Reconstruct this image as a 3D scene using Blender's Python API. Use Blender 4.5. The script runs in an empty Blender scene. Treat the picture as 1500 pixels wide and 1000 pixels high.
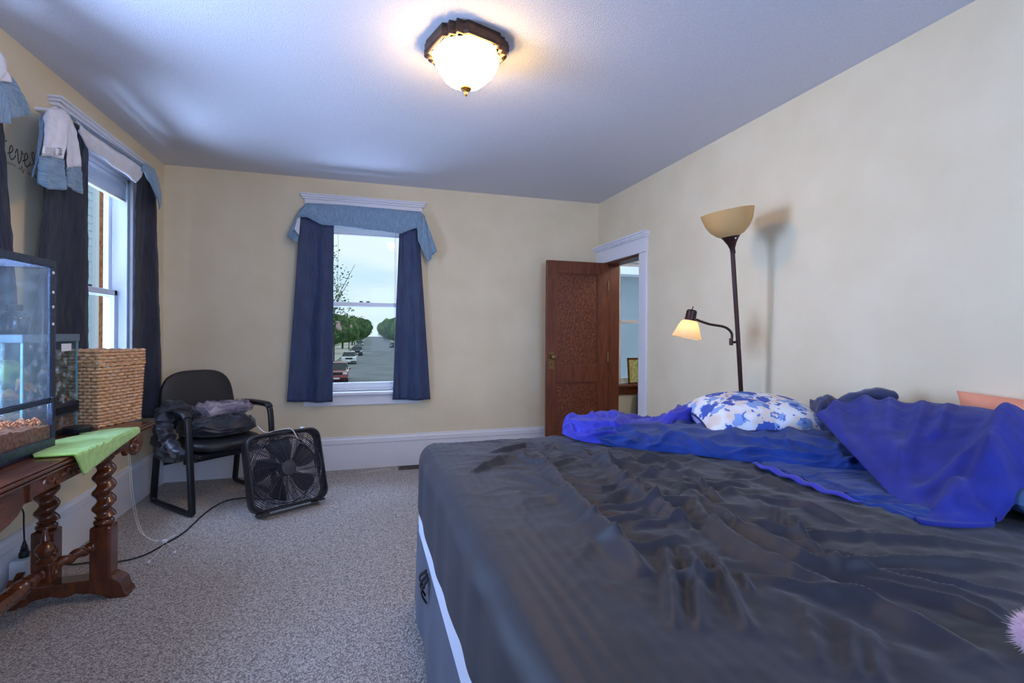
import bpy, bmesh, math, random
import numpy as np
from mathutils import Vector, Matrix, noise as mnoise
random.seed(7)
PI = math.pi
scn = bpy.context.scene
COL = scn.collection
# ------------------------------------------------------------------ room and camera numbers (metres)
XL, XR, YB, YF, ZC = -1.568, 2.36, 4.6645, -1.25, 2.6
FPX, YAW, ROLL, CYP, HC = 717.33, .2947, .0063, 485.66, 1.25
GZ = -3.45                                    # street level outside

def ray(px, py):
    x, y = px - 750, py - CYP
    c, s = math.cos(-ROLL), math.sin(-ROLL)
    x, y = x * c - y * s, x * s + y * c
    u, v = x / FPX, -y / FPX
    return (math.sin(YAW) + u * math.cos(YAW), math.cos(YAW) - u * math.sin(YAW), v)
def atX(px, py, X):
    d = ray(px, py); t = X / d[0]; return Vector((X, d[1] * t, HC + d[2] * t))
def atY(px, py, Y):
    d = ray(px, py); t = Y / d[1]; return Vector((d[0] * t, Y, HC + d[2] * t))
def atZ(px, py, Z):
    d = ray(px, py); t = (Z - HC) / d[2]; return Vector((d[0] * t, d[1] * t, Z))

# ------------------------------------------------------------------ materials
def lin(c):
    return tuple(((v / 255) / 12.92 if v / 255 <= .04045 else ((v / 255 + .055) / 1.055) ** 2.4) for v in c) + (1,)
def nd(nt, typ, **kw):
    n = nt.nodes.new(typ)
    for k, v in kw.items():
        if k.startswith('i_'): n.inputs[k[2:].replace('_', ' ')].default_value = v
        else: setattr(n, k, v)
    return n
def mat(name, col, rough=.6, col2=None, scale=8, detail=4, bump=0, bscale=60, metal=0, sheen=0, spec=.5,
        stretch=None, lo=.35, hi=.65, coat=0, kind='noise', bkind='noise'):
    m = bpy.data.materials.new(name); m.use_nodes = True
    nt = m.node_tree; b = nt.nodes['Principled BSDF']; L = nt.links.new
    b.inputs['Roughness'].default_value = rough; b.inputs['Metallic'].default_value = metal
    b.inputs['Specular IOR Level'].default_value = spec
    b.inputs['Sheen Weight'].default_value = sheen; b.inputs['Coat Weight'].default_value = coat
    tc = nd(nt, 'ShaderNodeTexCoord'); vec = tc.outputs['Object']
    if stretch:
        mp = nd(nt, 'ShaderNodeMapping'); mp.inputs['Scale'].default_value = stretch
        L(vec, mp.inputs['Vector']); vec = mp.outputs['Vector']
    def tex(k, s, d=4):
        if k == 'voronoi':
            t = nd(nt, 'ShaderNodeTexVoronoi'); t.inputs['Scale'].default_value = s; L(vec, t.inputs['Vector']); return t.outputs['Distance']
        if k == 'wave':
            t = nd(nt, 'ShaderNodeTexWave'); t.inputs['Scale'].default_value = s; t.inputs['Distortion'].default_value = 5
            t.inputs['Detail'].default_value = 3; L(vec, t.inputs['Vector']); return t.outputs['Fac']
        t = nd(nt, 'ShaderNodeTexNoise'); t.inputs['Scale'].default_value = s; t.inputs['Detail'].default_value = d
        L(vec, t.inputs['Vector']); return t.outputs['Fac']
    b.inputs['Base Color'].default_value = lin(col)
    if col2:
        r = nd(nt, 'ShaderNodeValToRGB'); r.color_ramp.elements[0].color = lin(col); r.color_ramp.elements[1].color = lin(col2)
        r.color_ramp.elements[0].position = lo; r.color_ramp.elements[1].position = hi
        L(tex(kind, scale, detail), r.inputs['Fac']); L(r.outputs['Color'], b.inputs['Base Color'])
    if bump:
        bp = nd(nt, 'ShaderNodeBump'); bp.inputs['Strength'].default_value = min(1, bump); bp.inputs['Distance'].default_value = .004
        L(tex(bkind, bscale, 3), bp.inputs['Height']); L(bp.outputs['Normal'], b.inputs['Normal'])
    return m
def glass(name, tint=(235, 245, 250), gloss=.07, rough=.02, haze=0):
    m = bpy.data.materials.new(name); m.use_nodes = True; nt = m.node_tree; nt.nodes.clear(); L = nt.links.new
    out = nd(nt, 'ShaderNodeOutputMaterial'); tr = nd(nt, 'ShaderNodeBsdfTransparent'); tr.inputs[0].default_value = lin(tint)
    gl = nd(nt, 'ShaderNodeBsdfGlossy'); gl.inputs['Roughness'].default_value = rough
    mx = nd(nt, 'ShaderNodeMixShader'); mx.inputs[0].default_value = gloss
    L(tr.outputs[0], mx.inputs[1]); L(gl.outputs[0], mx.inputs[2]); res = mx.outputs[0]
    if haze:   # dried water spots on the pane
        df = nd(nt, 'ShaderNodeBsdfDiffuse'); df.inputs[0].default_value = lin((215, 220, 230))
        tc = nd(nt, 'ShaderNodeTexCoord'); n1 = nd(nt, 'ShaderNodeTexNoise'); n1.inputs['Scale'].default_value = 28; n1.inputs['Detail'].default_value = 6
        r = nd(nt, 'ShaderNodeMapRange'); r.inputs[1].default_value = .5; r.inputs[2].default_value = .8; r.inputs[3].default_value = .02; r.inputs[4].default_value = haze
        L(tc.outputs['Object'], n1.inputs['Vector']); L(n1.outputs['Fac'], r.inputs[0])
        m2 = nd(nt, 'ShaderNodeMixShader'); L(r.outputs[0], m2.inputs[0]); L(res, m2.inputs[1]); L(df.outputs[0], m2.inputs[2]); res = m2.outputs[0]
    L(res, out.inputs['Surface']); return m
def emit(name, col, strength):
    m = bpy.data.materials.new(name); m.use_nodes = True; nt = m.node_tree; b = nt.nodes['Principled BSDF']
    b.inputs['Base Color'].default_value = lin(col); b.inputs['Emission Color'].default_value = lin(col); b.inputs['Emission Strength'].default_value = strength
    return m
def translucent(name, col, w=.6, rough=.5):
    m = bpy.data.materials.new(name); m.use_nodes = True; nt = m.node_tree; b = nt.nodes['Principled BSDF']; L = nt.links.new
    b.inputs['Base Color'].default_value = lin(col); b.inputs['Roughness'].default_value = rough
    t = nd(nt, 'ShaderNodeBsdfTranslucent'); t.inputs[0].default_value = lin(col)
    mx = nd(nt, 'ShaderNodeMixShader'); mx.inputs[0].default_value = w
    L(b.outputs[0], mx.inputs[1]); L(t.outputs[0], mx.inputs[2]); L(mx.outputs[0], nt.nodes['Material Output'].inputs['Surface'])
    return m

M = {}
M['wall'] = mat('cream_wall_paint', (222, 207, 176), .75, (228, 214, 185), 3, 6, bump=.25, bscale=150)
M['ceiling'] = mat('textured_ceiling', (206, 206, 214), .9, (214, 214, 221), 90, 3, bump=.9, bscale=160)
M['trim'] = mat('white_gloss_trim', (226, 226, 232), .35, bump=.05, bscale=30)
M['vinyl'] = mat('white_vinyl', (232, 236, 242), .3)
M['hallwall'] = mat('hall_paint', (205, 205, 198), .7)
M['oak'] = mat('dark_oak_door', (86, 38, 21), .42, (116, 60, 35), 26, 8, bump=.15, bscale=90, stretch=(1.5, 1.5, .25), lo=.3, hi=.75)
M['oakpanel'] = mat('oak_panel_flake', (84, 37, 21), .42, (132, 76, 46), 60, 8, bump=.2, bscale=90, stretch=(1.2, 1.6, .7), lo=.42, hi=.72)
M['walnut'] = mat('carved_walnut', (74, 36, 20), .27, (112, 60, 34), 22, 6, bump=.08, bscale=40, stretch=(1, .25, 1), lo=.3, hi=.75, coat=.35)
M['walnutv'] = mat('turned_walnut', (70, 33, 18), .25, (108, 56, 30), 30, 6, stretch=(1, 1, .3), lo=.3, hi=.75, coat=.35)
M['navy'] = mat('navy_curtain_cloth', (40, 54, 88), .6, (48, 64, 102), 14, 6, bump=.35, bscale=420, sheen=.12, stretch=(1, 1, .5))
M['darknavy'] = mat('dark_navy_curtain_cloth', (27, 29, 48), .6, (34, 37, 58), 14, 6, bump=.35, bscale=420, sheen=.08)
M['slub'] = mat('teal_slub_linen', (104, 131, 158), .8, (141, 167, 190), 60, 4, bump=.4, bscale=200, sheen=.3, stretch=(2.2, 2.2, .22), lo=.3, hi=.75)
M['slubh'] = mat('teal_slub_weave', (86, 116, 142), .8, (134, 160, 178), 60, 4, bump=.4, bscale=200, sheen=.3, stretch=(.3, .3, 2.6), lo=.3, hi=.75)
M['lining'] = mat('white_lining', (214, 212, 218), .8, (224, 222, 228), 20, 3, bump=.2, bscale=300)
M['vinylblk'] = mat('black_leatherette', (30, 30, 34), .36, bump=.35, bscale=260, bkind='voronoi')
M['blkmetal'] = mat('black_painted_steel', (22, 23, 29), .35)
M['blkplastic'] = mat('black_plastic', (24, 24, 32), .42, bump=.1, bscale=200)
M['greyplastic'] = mat('dark_grey_plastic', (52, 52, 62), .5)
M['bronze'] = mat('bronze_metal', (56, 30, 26), .38, metal=.5)
M['brass'] = mat('aged_brass', (130, 105, 70), .35, metal=.9)
M['goldknob'] = mat('gold_finial', (190, 140, 60), .3, metal=.8)
M['fixture'] = mat('oiled_bronze', (62, 42, 34), .42, (84, 58, 44), 30, 3, metal=.35)
M['wicker'] = mat('honey_wicker', (192, 134, 84), .42, (230, 190, 150), 55, 3, lo=.3, hi=.7)
M['green'] = mat('lime_microfibre', (142, 190, 62), .95, (170, 212, 92), 40, 5, bump=.9, bscale=260, sheen=.5)
M['puck'] = mat('black_lid', (20, 24, 34), .3)
M['soil'] = mat('coir_soil', (92, 54, 36), .95, (158, 98, 62), 60, 8, bump=1, bscale=80)
M['moss'] = mat('rust_moss', (150, 76, 40), .95, (214, 136, 84), 50, 6, bump=1, bscale=70)
M['gourd'] = mat('green_gourd', (84, 120, 40), .6, (196, 190, 50), 10, 3, bump=.4, bscale=30)
M['leaf_o'] = mat('orange_leaf', (190, 110, 40), .7, (222, 156, 70), 14, 4)
M['tankframe'] = mat('tank_black_frame', (26, 34, 56), .35, (64, 84, 118), 70, 6, lo=.5, hi=.85)
M['tankwhite'] = mat('tank_grey_lid', (96, 112, 126), .35)
M['silicone'] = mat('tank_clear_corner', (120, 160, 165), .3)
M['paper'] = mat('white_paper', (232, 234, 238), .7)
M['ink'] = mat('dark_ink', (74, 60, 58), .8)
M['whiteplastic'] = mat('white_plastic', (224, 226, 232), .4)
M['cordw'] = mat('white_cord', (222, 220, 214), .7)
M['cordb'] = mat('black_cord', (16, 16, 20), .5)
M['jacket'] = mat('black_nylon', (22, 22, 34), .42, (32, 32, 48), 12, 4, bump=.2, bscale=90, sheen=.2)
M['shirt'] = mat('grey_plaid', (104, 96, 118), .85, (176, 164, 172), 11, 3, bump=.3, bscale=200)
M['sheet'] = None
M['mattress'] = mat('white_mattress', (202, 206, 222), .85, bump=.3, bscale=200)
M['boxspring'] = mat('navy_box_spring_cover', (40, 52, 78), .8, (48, 62, 92), 20, 3, bump=.3, bscale=200, sheen=.3)
M['violet'] = mat('violet_blue_jersey', (50, 52, 160), .85, (60, 62, 178), 12, 4, bump=.3, bscale=400, sheen=.12, spec=.2)
M['royal'] = mat('royal_blue_jersey', (30, 40, 124), .85, (38, 48, 142), 14, 5, bump=.3, bscale=400, sheen=.12, spec=.2)
M['comf'] = mat('navy_comforter', (16, 42, 108), .7, (22, 54, 130), 14, 4, bump=.3, bscale=200, sheen=.1, spec=.2)
M['comfdark'] = mat('dark_blue_blanket', (30, 38, 76), .8, (42, 50, 92), 16, 4, bump=.3, bscale=200, sheen=.3)
M['teal'] = mat('teal_pillowcase', (52, 86, 126), .8, bump=.3, bscale=300)
M['peach'] = mat('peach_pillowcase', (224, 142, 112), .85, (232, 156, 124), 8, 3, bump=.2, bscale=300)
M['pink'] = mat('pale_pink_plush', (226, 186, 210), .95, (240, 206, 224), 30, 3, sheen=.6)
M['pillowback'] = mat('pale_lavender_cotton', (176, 178, 222), .85, bump=.2, bscale=300)
M['piping'] = mat('navy_piping', (30, 38, 92), .7)
M['opal'] = translucent('tan_opal_shade', (222, 184, 124), .35, .35)
M['shadelit'] = translucent('amber_glass_shade', (255, 238, 208), .75, .35)
M['bulb'] = emit('warm_bulb', (255, 224, 178), 60)
M['bowl'] = emit('lit_white_bowl', (255, 208, 132), 58)
M['pane'] = glass('window_pane', gloss=.004)
M['panedirty'] = glass('spotted_tank_glass', (246, 249, 251), .02, .03, .10)
M['panetank'] = glass('clear_tank_glass', (244, 249, 249), .02, .04, .05)
M['fogged'] = glass('fogged_tank_glass', (238, 244, 246), .02, .05, .62)
M['bottle'] = mat('dark_bottle', (14, 18, 40), .12, coat=.5)
M['grille'] = mat('fan_grille_plastic', (62, 60, 76), .45)
M['slat'] = translucent('white_blind_slat', (238, 240, 244), .5)
M['register'] = mat('brown_register', (86, 70, 58), .5)
M['regdark'] = mat('register_slot', (14, 12, 12), .9)

# carpet: looped berber pile
def carpet():
    m = bpy.data.materials.new('berber_carpet'); m.use_nodes = True; nt = m.node_tree; b = nt.nodes['Principled BSDF']; L = nt.links.new
    tc = nd(nt, 'ShaderNodeTexCoord'); v = nd(nt, 'ShaderNodeTexVoronoi'); v.inputs['Scale'].default_value = 140
    L(tc.outputs['Object'], v.inputs['Vector'])
    r = nd(nt, 'ShaderNodeValToRGB'); r.color_ramp.elements[0].color = lin((222, 214, 208)); r.color_ramp.elements[1].color = lin((132, 122, 118))
    r.color_ramp.elements[0].position = .1; r.color_ramp.elements[1].position = .75
    L(v.outputs['Distance'], r.inputs['Fac'])
    n = nd(nt, 'ShaderNodeTexNoise'); n.inputs['Scale'].default_value = 60; n.inputs['Detail'].default_value = 3; L(tc.outputs['Object'], n.inputs['Vector'])
    r2 = nd(nt, 'ShaderNodeValToRGB'); r2.color_ramp.elements[0].color = lin((214, 209, 206)); r2.color_ramp.elements[1].color = (1, 1, 1, 1)
    r2.color_ramp.elements[0].position = .35; r2.color_ramp.elements[1].position = .6; L(n.outputs['Fac'], r2.inputs['Fac'])
    mx = nd(nt, 'ShaderNodeMixRGB'); mx.blend_type = 'MULTIPLY'; mx.inputs[0].default_value = 1
    L(r.outputs[0], mx.inputs[1]); L(r2.outputs[0], mx.inputs[2]); L(mx.outputs[0], b.inputs['Base Color'])
    bp = nd(nt, 'ShaderNodeBump'); bp.invert = True; bp.inputs['Strength'].default_value = 1; bp.inputs['Distance'].default_value = .006
    L(v.outputs['Distance'], bp.inputs['Height']); L(bp.outputs['Normal'], b.inputs['Normal'])
    b.inputs['Roughness'].default_value = .95; b.inputs['Sheen Weight'].default_value = .2
    return m
M['carpet'] = carpet()
def sheetmat():
    m = mat('charcoal_navy_sheet', (19, 23, 38), .56, (25, 29, 46), 10, 5, bump=.1, bscale=500, sheen=.1)
    nt = m.node_tree; b = nt.nodes['Principled BSDF']; L = nt.links.new
    src = b.inputs['Base Color'].links[0].from_socket
    tc = nd(nt, 'ShaderNodeTexCoord'); w = nd(nt, 'ShaderNodeTexWave'); w.inputs['Scale'].default_value = 34; w.inputs['Distortion'].default_value = .6
    L(tc.outputs['Object'], w.inputs['Vector'])
    r = nd(nt, 'ShaderNodeMapRange'); r.inputs[1].default_value = .3; r.inputs[2].default_value = .7; r.inputs[3].default_value = .93; r.inputs[4].default_value = 1.05
    L(w.outputs['Fac'], r.inputs[0])
    mx = nd(nt, 'ShaderNodeMixRGB'); mx.blend_type = 'MULTIPLY'; mx.inputs[0].default_value = 1
    L(src, mx.inputs[1]); L(r.outputs[0], mx.inputs[2]); L(mx.outputs[0], b.inputs['Base Color'])
    return m
M['sheet'] = sheetmat()
def floral():
    m = bpy.data.materials.new('blue_leaf_print'); m.use_nodes = True; nt = m.node_tree; b = nt.nodes['Principled BSDF']; L = nt.links.new
    tc = nd(nt, 'ShaderNodeTexCoord')
    nz = nd(nt, 'ShaderNodeTexNoise'); nz.inputs['Scale'].default_value = 26; nz.inputs['Detail'].default_value = 5; L(tc.outputs['Object'], nz.inputs['Vector'])
    ad = nd(nt, 'ShaderNodeMixRGB'); ad.inputs[0].default_value = .09; L(tc.outputs['Object'], ad.inputs[1]); L(nz.outputs['Color'], ad.inputs[2])
    def patch(scale, thr, off):
        mp = nd(nt, 'ShaderNodeMapping'); mp.inputs['Location'].default_value = off; L(ad.outputs[0], mp.inputs['Vector'])
        v = nd(nt, 'ShaderNodeTexVoronoi'); v.inputs['Scale'].default_value = scale; L(mp.outputs[0], v.inputs['Vector'])
        r = nd(nt, 'ShaderNodeMath', operation='LESS_THAN'); r.inputs[1].default_value = thr; L(v.outputs['Distance'], r.inputs[0]); return r.outputs[0]
    base = nd(nt, 'ShaderNodeValToRGB'); base.color_ramp.elements[0].color = lin((214, 198, 188)); base.color_ramp.elements[1].color = lin((222, 224, 232))
    base.color_ramp.elements[0].position = .42; base.color_ramp.elements[1].position = .56
    n2 = nd(nt, 'ShaderNodeTexNoise'); n2.inputs['Scale'].default_value = 9; L(tc.outputs['Object'], n2.inputs['Vector']); L(n2.outputs['Fac'], base.inputs['Fac'])
    cur = base.outputs[0]
    for sc, th, of, c in ((13, .42, (0, 0, 0), (132, 160, 214)), (10, .37, (3, 1, 0), (58, 86, 172)), (17, .26, (7, 4, 0), (86, 120, 190)), (21, .13, (5, 9, 0), (38, 46, 120))):
        mx = nd(nt, 'ShaderNodeMixRGB'); L(patch(sc, th, of), mx.inputs[0]); L(cur, mx.inputs[1]); mx.inputs[2].default_value = lin(c); cur = mx.outputs[0]
    L(cur, b.inputs['Base Color']); b.inputs['Roughness'].default_value = .85
    return m
M['floral'] = floral()

# ------------------------------------------------------------------ mesh helpers
class MB:
    def __init__(s): s.v = []; s.f = []
    def add(s, vs, fs):
        o = len(s.v); s.v += [tuple(p) for p in vs]; s.f += [tuple(i + o for i in f) for f in fs]; return s
    def box(s, x0, x1, y0, y1, z0, z1, mtx=None):
        x0, x1 = sorted((x0, x1)); y0, y1 = sorted((y0, y1)); z0, z1 = sorted((z0, z1))
        vs = [Vector(p) for p in ((x0, y0, z0), (x1, y0, z0), (x1, y1, z0), (x0, y1, z0), (x0, y0, z1), (x1, y0, z1), (x1, y1, z1), (x0, y1, z1))]
        if mtx: vs = [mtx @ p for p in vs]
        return s.add(vs, ((0, 3, 2, 1), (4, 5, 6, 7), (0, 1, 5, 4), (1, 2, 6, 5), (2, 3, 7, 6), (3, 0, 4, 7)))
    def grid(s, P, cu=False, cv=False):
        n, m = len(P), len(P[0]); vs = [p for r in P for p in r]; fs = []
        for i in range(n if cu else n - 1):
            for j in range(m if cv else m - 1):
                a, b = i, (i + 1) % n; c, d = j, (j + 1) % m
                fs.append((a * m + c, b * m + c, b * m + d, a * m + d))
        return s.add(vs, fs)
    def tube(s, pts, r, n=8, closed=False, cap=True, flat=None):
        pts = [Vector(p) for p in pts]; N = len(pts); rs = r if isinstance(r, (list, tuple)) else [r] * N
        P = []; up = None
        for i in range(N):
            a = pts[i - 1] if (i or closed) else pts[i]; b = pts[(i + 1) % N] if (i < N - 1 or closed) else pts[i]
            t = (b - a).normalized()
            if up is None:
                up = Vector((0, 0, 1)) if abs(t.z) < .9 else Vector((1, 0, 0))
                if flat: up = Vector(flat[0])
            sd = t.cross(up); sd = sd.normalized() if sd.length > 1e-6 else Vector((1, 0, 0))
            u2 = sd.cross(t).normalized()
            if not flat: up = u2
            ka, kb = (flat[1], flat[2]) if flat else (1, 1)
            P.append([pts[i] + (sd * math.cos(k * 2 * PI / n) * ka + u2 * math.sin(k * 2 * PI / n) * kb) * rs[i] for k in range(n)])
        o = len(s.v); s.grid(P, cu=closed, cv=True)
        if cap and not closed:
            s.f.append(tuple(o + k for k in range(n))); s.f.append(tuple(o + (N - 1) * n + k for k in reversed(range(n))))
        return s
    def lathe(s, prof, c=(0, 0, 0), n=24, mtx=None, caps=True, twist=None):
        P = []
        for r, z in prof:
            ring = []
            for k in range(n):
                a = 2 * PI * k / n; rr = r
                if twist: rr = twist(r, z, a)
                p = Vector((rr * math.cos(a), rr * math.sin(a), z))
                if mtx: p = mtx @ p
                ring.append(p + Vector(c))
            P.append(ring)
        o = len(s.v); s.grid(P, cv=True)
        if caps: s.f.append(tuple(o + k for k in reversed(range(n)))); s.f.append(tuple(o + (len(P) - 1) * n + k for k in range(n)))
        return s
    def prism(s, poly, fn, d0, d1):
        n = len(poly); vs = [fn(p[0], p[1], d0) for p in poly] + [fn(p[0], p[1], d1) for p in poly]
        fs = [tuple(range(n))[::-1], tuple(range(n, 2 * n))] + [(i, (i + 1) % n, n + (i + 1) % n, n + i) for i in range(n)]
        return s.add(vs, fs)
    def ball(s, c, r, n=14, m=8, sc=(1, 1, 1), fn=None):
        P = []
        for i in range(m + 1):
            th = PI * i / m; row = []
            for k in range(n):
                a = 2 * PI * k / n; d = Vector((math.sin(th) * math.cos(a), math.sin(th) * math.sin(a), math.cos(th)))
                rr = r * (fn(d) if fn else 1)
                row.append(Vector(c) + Vector((d.x * sc[0], d.y * sc[1], d.z * sc[2])) * rr)
            P.append(row)
        return s.grid(P, cv=True)
    def build(s, name, material, parent=None, smooth=True, ang=40, bevel=0, solid=0, sub=0, world=None, off=0):
        me = bpy.data.meshes.new(name); vs = s.v
        if world is not None: vs = [(p[0] - world[0], p[1] - world[1], p[2] - world[2]) for p in vs]
        me.from_pydata([tuple(p) for p in vs], [], s.f); me.validate(); me.update()
        bm = bmesh.new(); bm.from_mesh(me); bmesh.ops.recalc_face_normals(bm, faces=bm.faces); bm.to_mesh(me); bm.free()
        if smooth: me.shade_smooth(); me.set_sharp_from_angle(angle=math.radians(ang))
        me.materials.append(material)
        o = bpy.data.objects.new(name, me); COL.objects.link(o)
        if parent: o.parent = parent
        if solid: md = o.modifiers.new('thickness', 'SOLIDIFY'); md.thickness = solid; md.offset = off
        if bevel: md = o.modifiers.new('edge', 'BEVEL'); md.width = bevel; md.segments = 2; md.limit_method = 'ANGLE'
        if sub: md = o.modifiers.new('soft', 'SUBSURF'); md.levels = sub; md.render_levels = sub
        return o
def tag(o, label, cat, group=None):
    o['label'] = label; o['category'] = cat
    if group: o['group'] = group
    return o
def struct(o): o['kind'] = 'structure'; return o
def thing(name, label, cat, loc=(0, 0, 0), rot=(0, 0, 0), group=None):
    o = bpy.data.objects.new(name, None); COL.objects.link(o); o.empty_display_size = .1
    o.location = loc; o.rotation_euler = rot; return tag(o, label, cat, group)
def structroot(name, loc=(0, 0, 0)):
    o = bpy.data.objects.new(name, None); COL.objects.link(o); o.location = loc; return struct(o)
def lerp(a, b, t): return a + (b - a) * t
def poly_at(pts, t):
    pts = [Vector(p) for p in pts]; L = [0]
    for a, b in zip(pts, pts[1:]): L.append(L[-1] + (b - a).length)
    d = t * L[-1]
    for i in range(len(pts) - 1):
        if d <= L[i + 1] + 1e-9:
            k = (d - L[i]) / max(1e-9, L[i + 1] - L[i]); return pts[i].lerp(pts[i + 1], k)
    return pts[-1]
def smooth_poly(pts, n=8, closed=False):
    pts = [Vector(p) for p in pts]; N = len(pts); out = []
    rng = range(N if closed else N - 1)
    for i in rng:
        p0 = pts[i - 1] if (i or closed) else pts[i]; p1 = pts[i]; p2 = pts[(i + 1) % N]; p3 = pts[(i + 2) % N] if (i + 2 < N or closed) else p2
        for k in range(n):
            t = k / n
            out.append(.5 * ((2 * p1) + (p2 - p0) * t + (2 * p0 - 5 * p1 + 4 * p2 - p3) * t * t + (3 * p1 - p0 - 3 * p2 + p3) * t ** 3))
    if not closed: out.append(pts[-1])
    return out
def ruled(top, bot, nu, nv, fn=None):
    P = []
    for i in range(nu + 1):
        u = i / nu; a, b = poly_at(top, u), poly_at(bot, u); row = []
        for j in range(nv + 1):
            v = j / nv; p = a.lerp(b, v)
            if fn: p = p + Vector(fn(u, v, p))
            row.append(p)
        P.append(row)
    return MB().grid(P)
def nz(x, y, z=0): return mnoise.noise(Vector((x, y, z)))

# ------------------------------------------------------------------ setting: shell
def wall_with_openings(name, u0, u1, ops, fn, m, th=.14, z1=ZC):
    """ops: (ua, ub, za, zb); fn(u, z, w) -> world, w grows away from the room"""
    b = MB(); us = sorted({u0, u1} | {q for o in ops for q in o[:2]}); zs = sorted({0, z1} | {q for o in ops for q in o[2:]})
    for a, c in zip(us, us[1:]):
        for d, e in zip(zs, zs[1:]):
            um, zm = (a + c) / 2, (d + e) / 2
            if any(o[0] < um < o[1] and o[2] < zm < o[3] for o in ops): continue
            p = [fn(uu, zz, ww) for uu in (a, c) for zz in (d, e) for ww in (0, th)]
            xs, ys, zz = [q[0] for q in p], [q[1] for q in p], [q[2] for q in p]
            b.box(min(xs), max(xs), min(ys), max(ys), min(zz), max(zz))
    return struct(b.build(name, m, smooth=False))
fb = lambda u, z, w: (u, YB + w, z)
fl = lambda u, z, w: (XL - w, u, z)
fr = lambda u, z, w: (XR + w, u, z)
ff = lambda u, z, w: (u, YF - w, z)
fh = lambda u, z, w: (u, 5.3 + w, z)
W3 = (-.40, .42, .70, 2.28)        # street window in the back wall
W2 = (3.25, 4.05, .70, 2.29)       # far window in the left wall
W1 = (1.60, 2.44, .70, 2.29)       # near window in the left wall
W4 = (.1, 1.9, .75, 2.25)          # added unseen window behind the camera, opening for the fill light
W5 = (2.95, 3.75, .62, 2.14)       # window of the hall
DOOR = (3.84, 4.50, 0, 1.955)
struct(MB().box(XL - .2, 4.2, YF - .2, 5.6, -.08, 0).build('floor', M['carpet'], smooth=False))
struct(MB().box(XL - .2, 4.2, YF - .2, 5.6, ZC, ZC + .08).build('ceiling', M['ceiling'], smooth=False))
wall_with_openings('wall_back', XL - .14, XR + .0, [W3], fb, M['wall'])
wall_with_openings('wall_left', YF - .14, YB, [W2, W1], fl, M['wall'])
wall_with_openings('wall_right', YF - .14, YB + .14, [DOOR], fr, M['wall'])
wall_with_openings('wall_front', XL, XR, [W4], ff, M['wall'])
wall_with_openings('wall_hall_back', XR + .14, 4.1, [W5], fh, M['hallwall'])
struct(MB().box(4.1, 4.2, 2.2, 5.44, 0, ZC).build('wall_hall_right', M['hallwall'], smooth=False))
struct(MB().box(XR + .14, 4.1, 2.2, 2.3, 0, ZC).build('wall_hall_front', M['hallwall'], smooth=False))
struct(MB().box(XR + .02, XR + .14, YB + .14, 5.3, 0, ZC).build('wall_hall_left', M['hallwall'], smooth=False))

def base_profile(): return [(0, 0), (.018, 0), (.018, .225), (.024, .232), (.024, .268), (.016, .282), (.016, .293), (0, .293)]
def baseboard(name, fn, u0, u1):
    b = MB(); pr = base_profile()
    b.prism(pr, lambda a, z, d: fn(d, z, -a), u0, u1)
    return struct(b.build(name, M['trim'], smooth=False))
baseboard('baseboard_back', fb, XL, XR)
baseboard('baseboard_left', fl, YF, YB)
baseboard('baseboard_right', fr, YF, DOOR[0] - .12)
baseboard('baseboard_front', ff, XL, XR)

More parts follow.
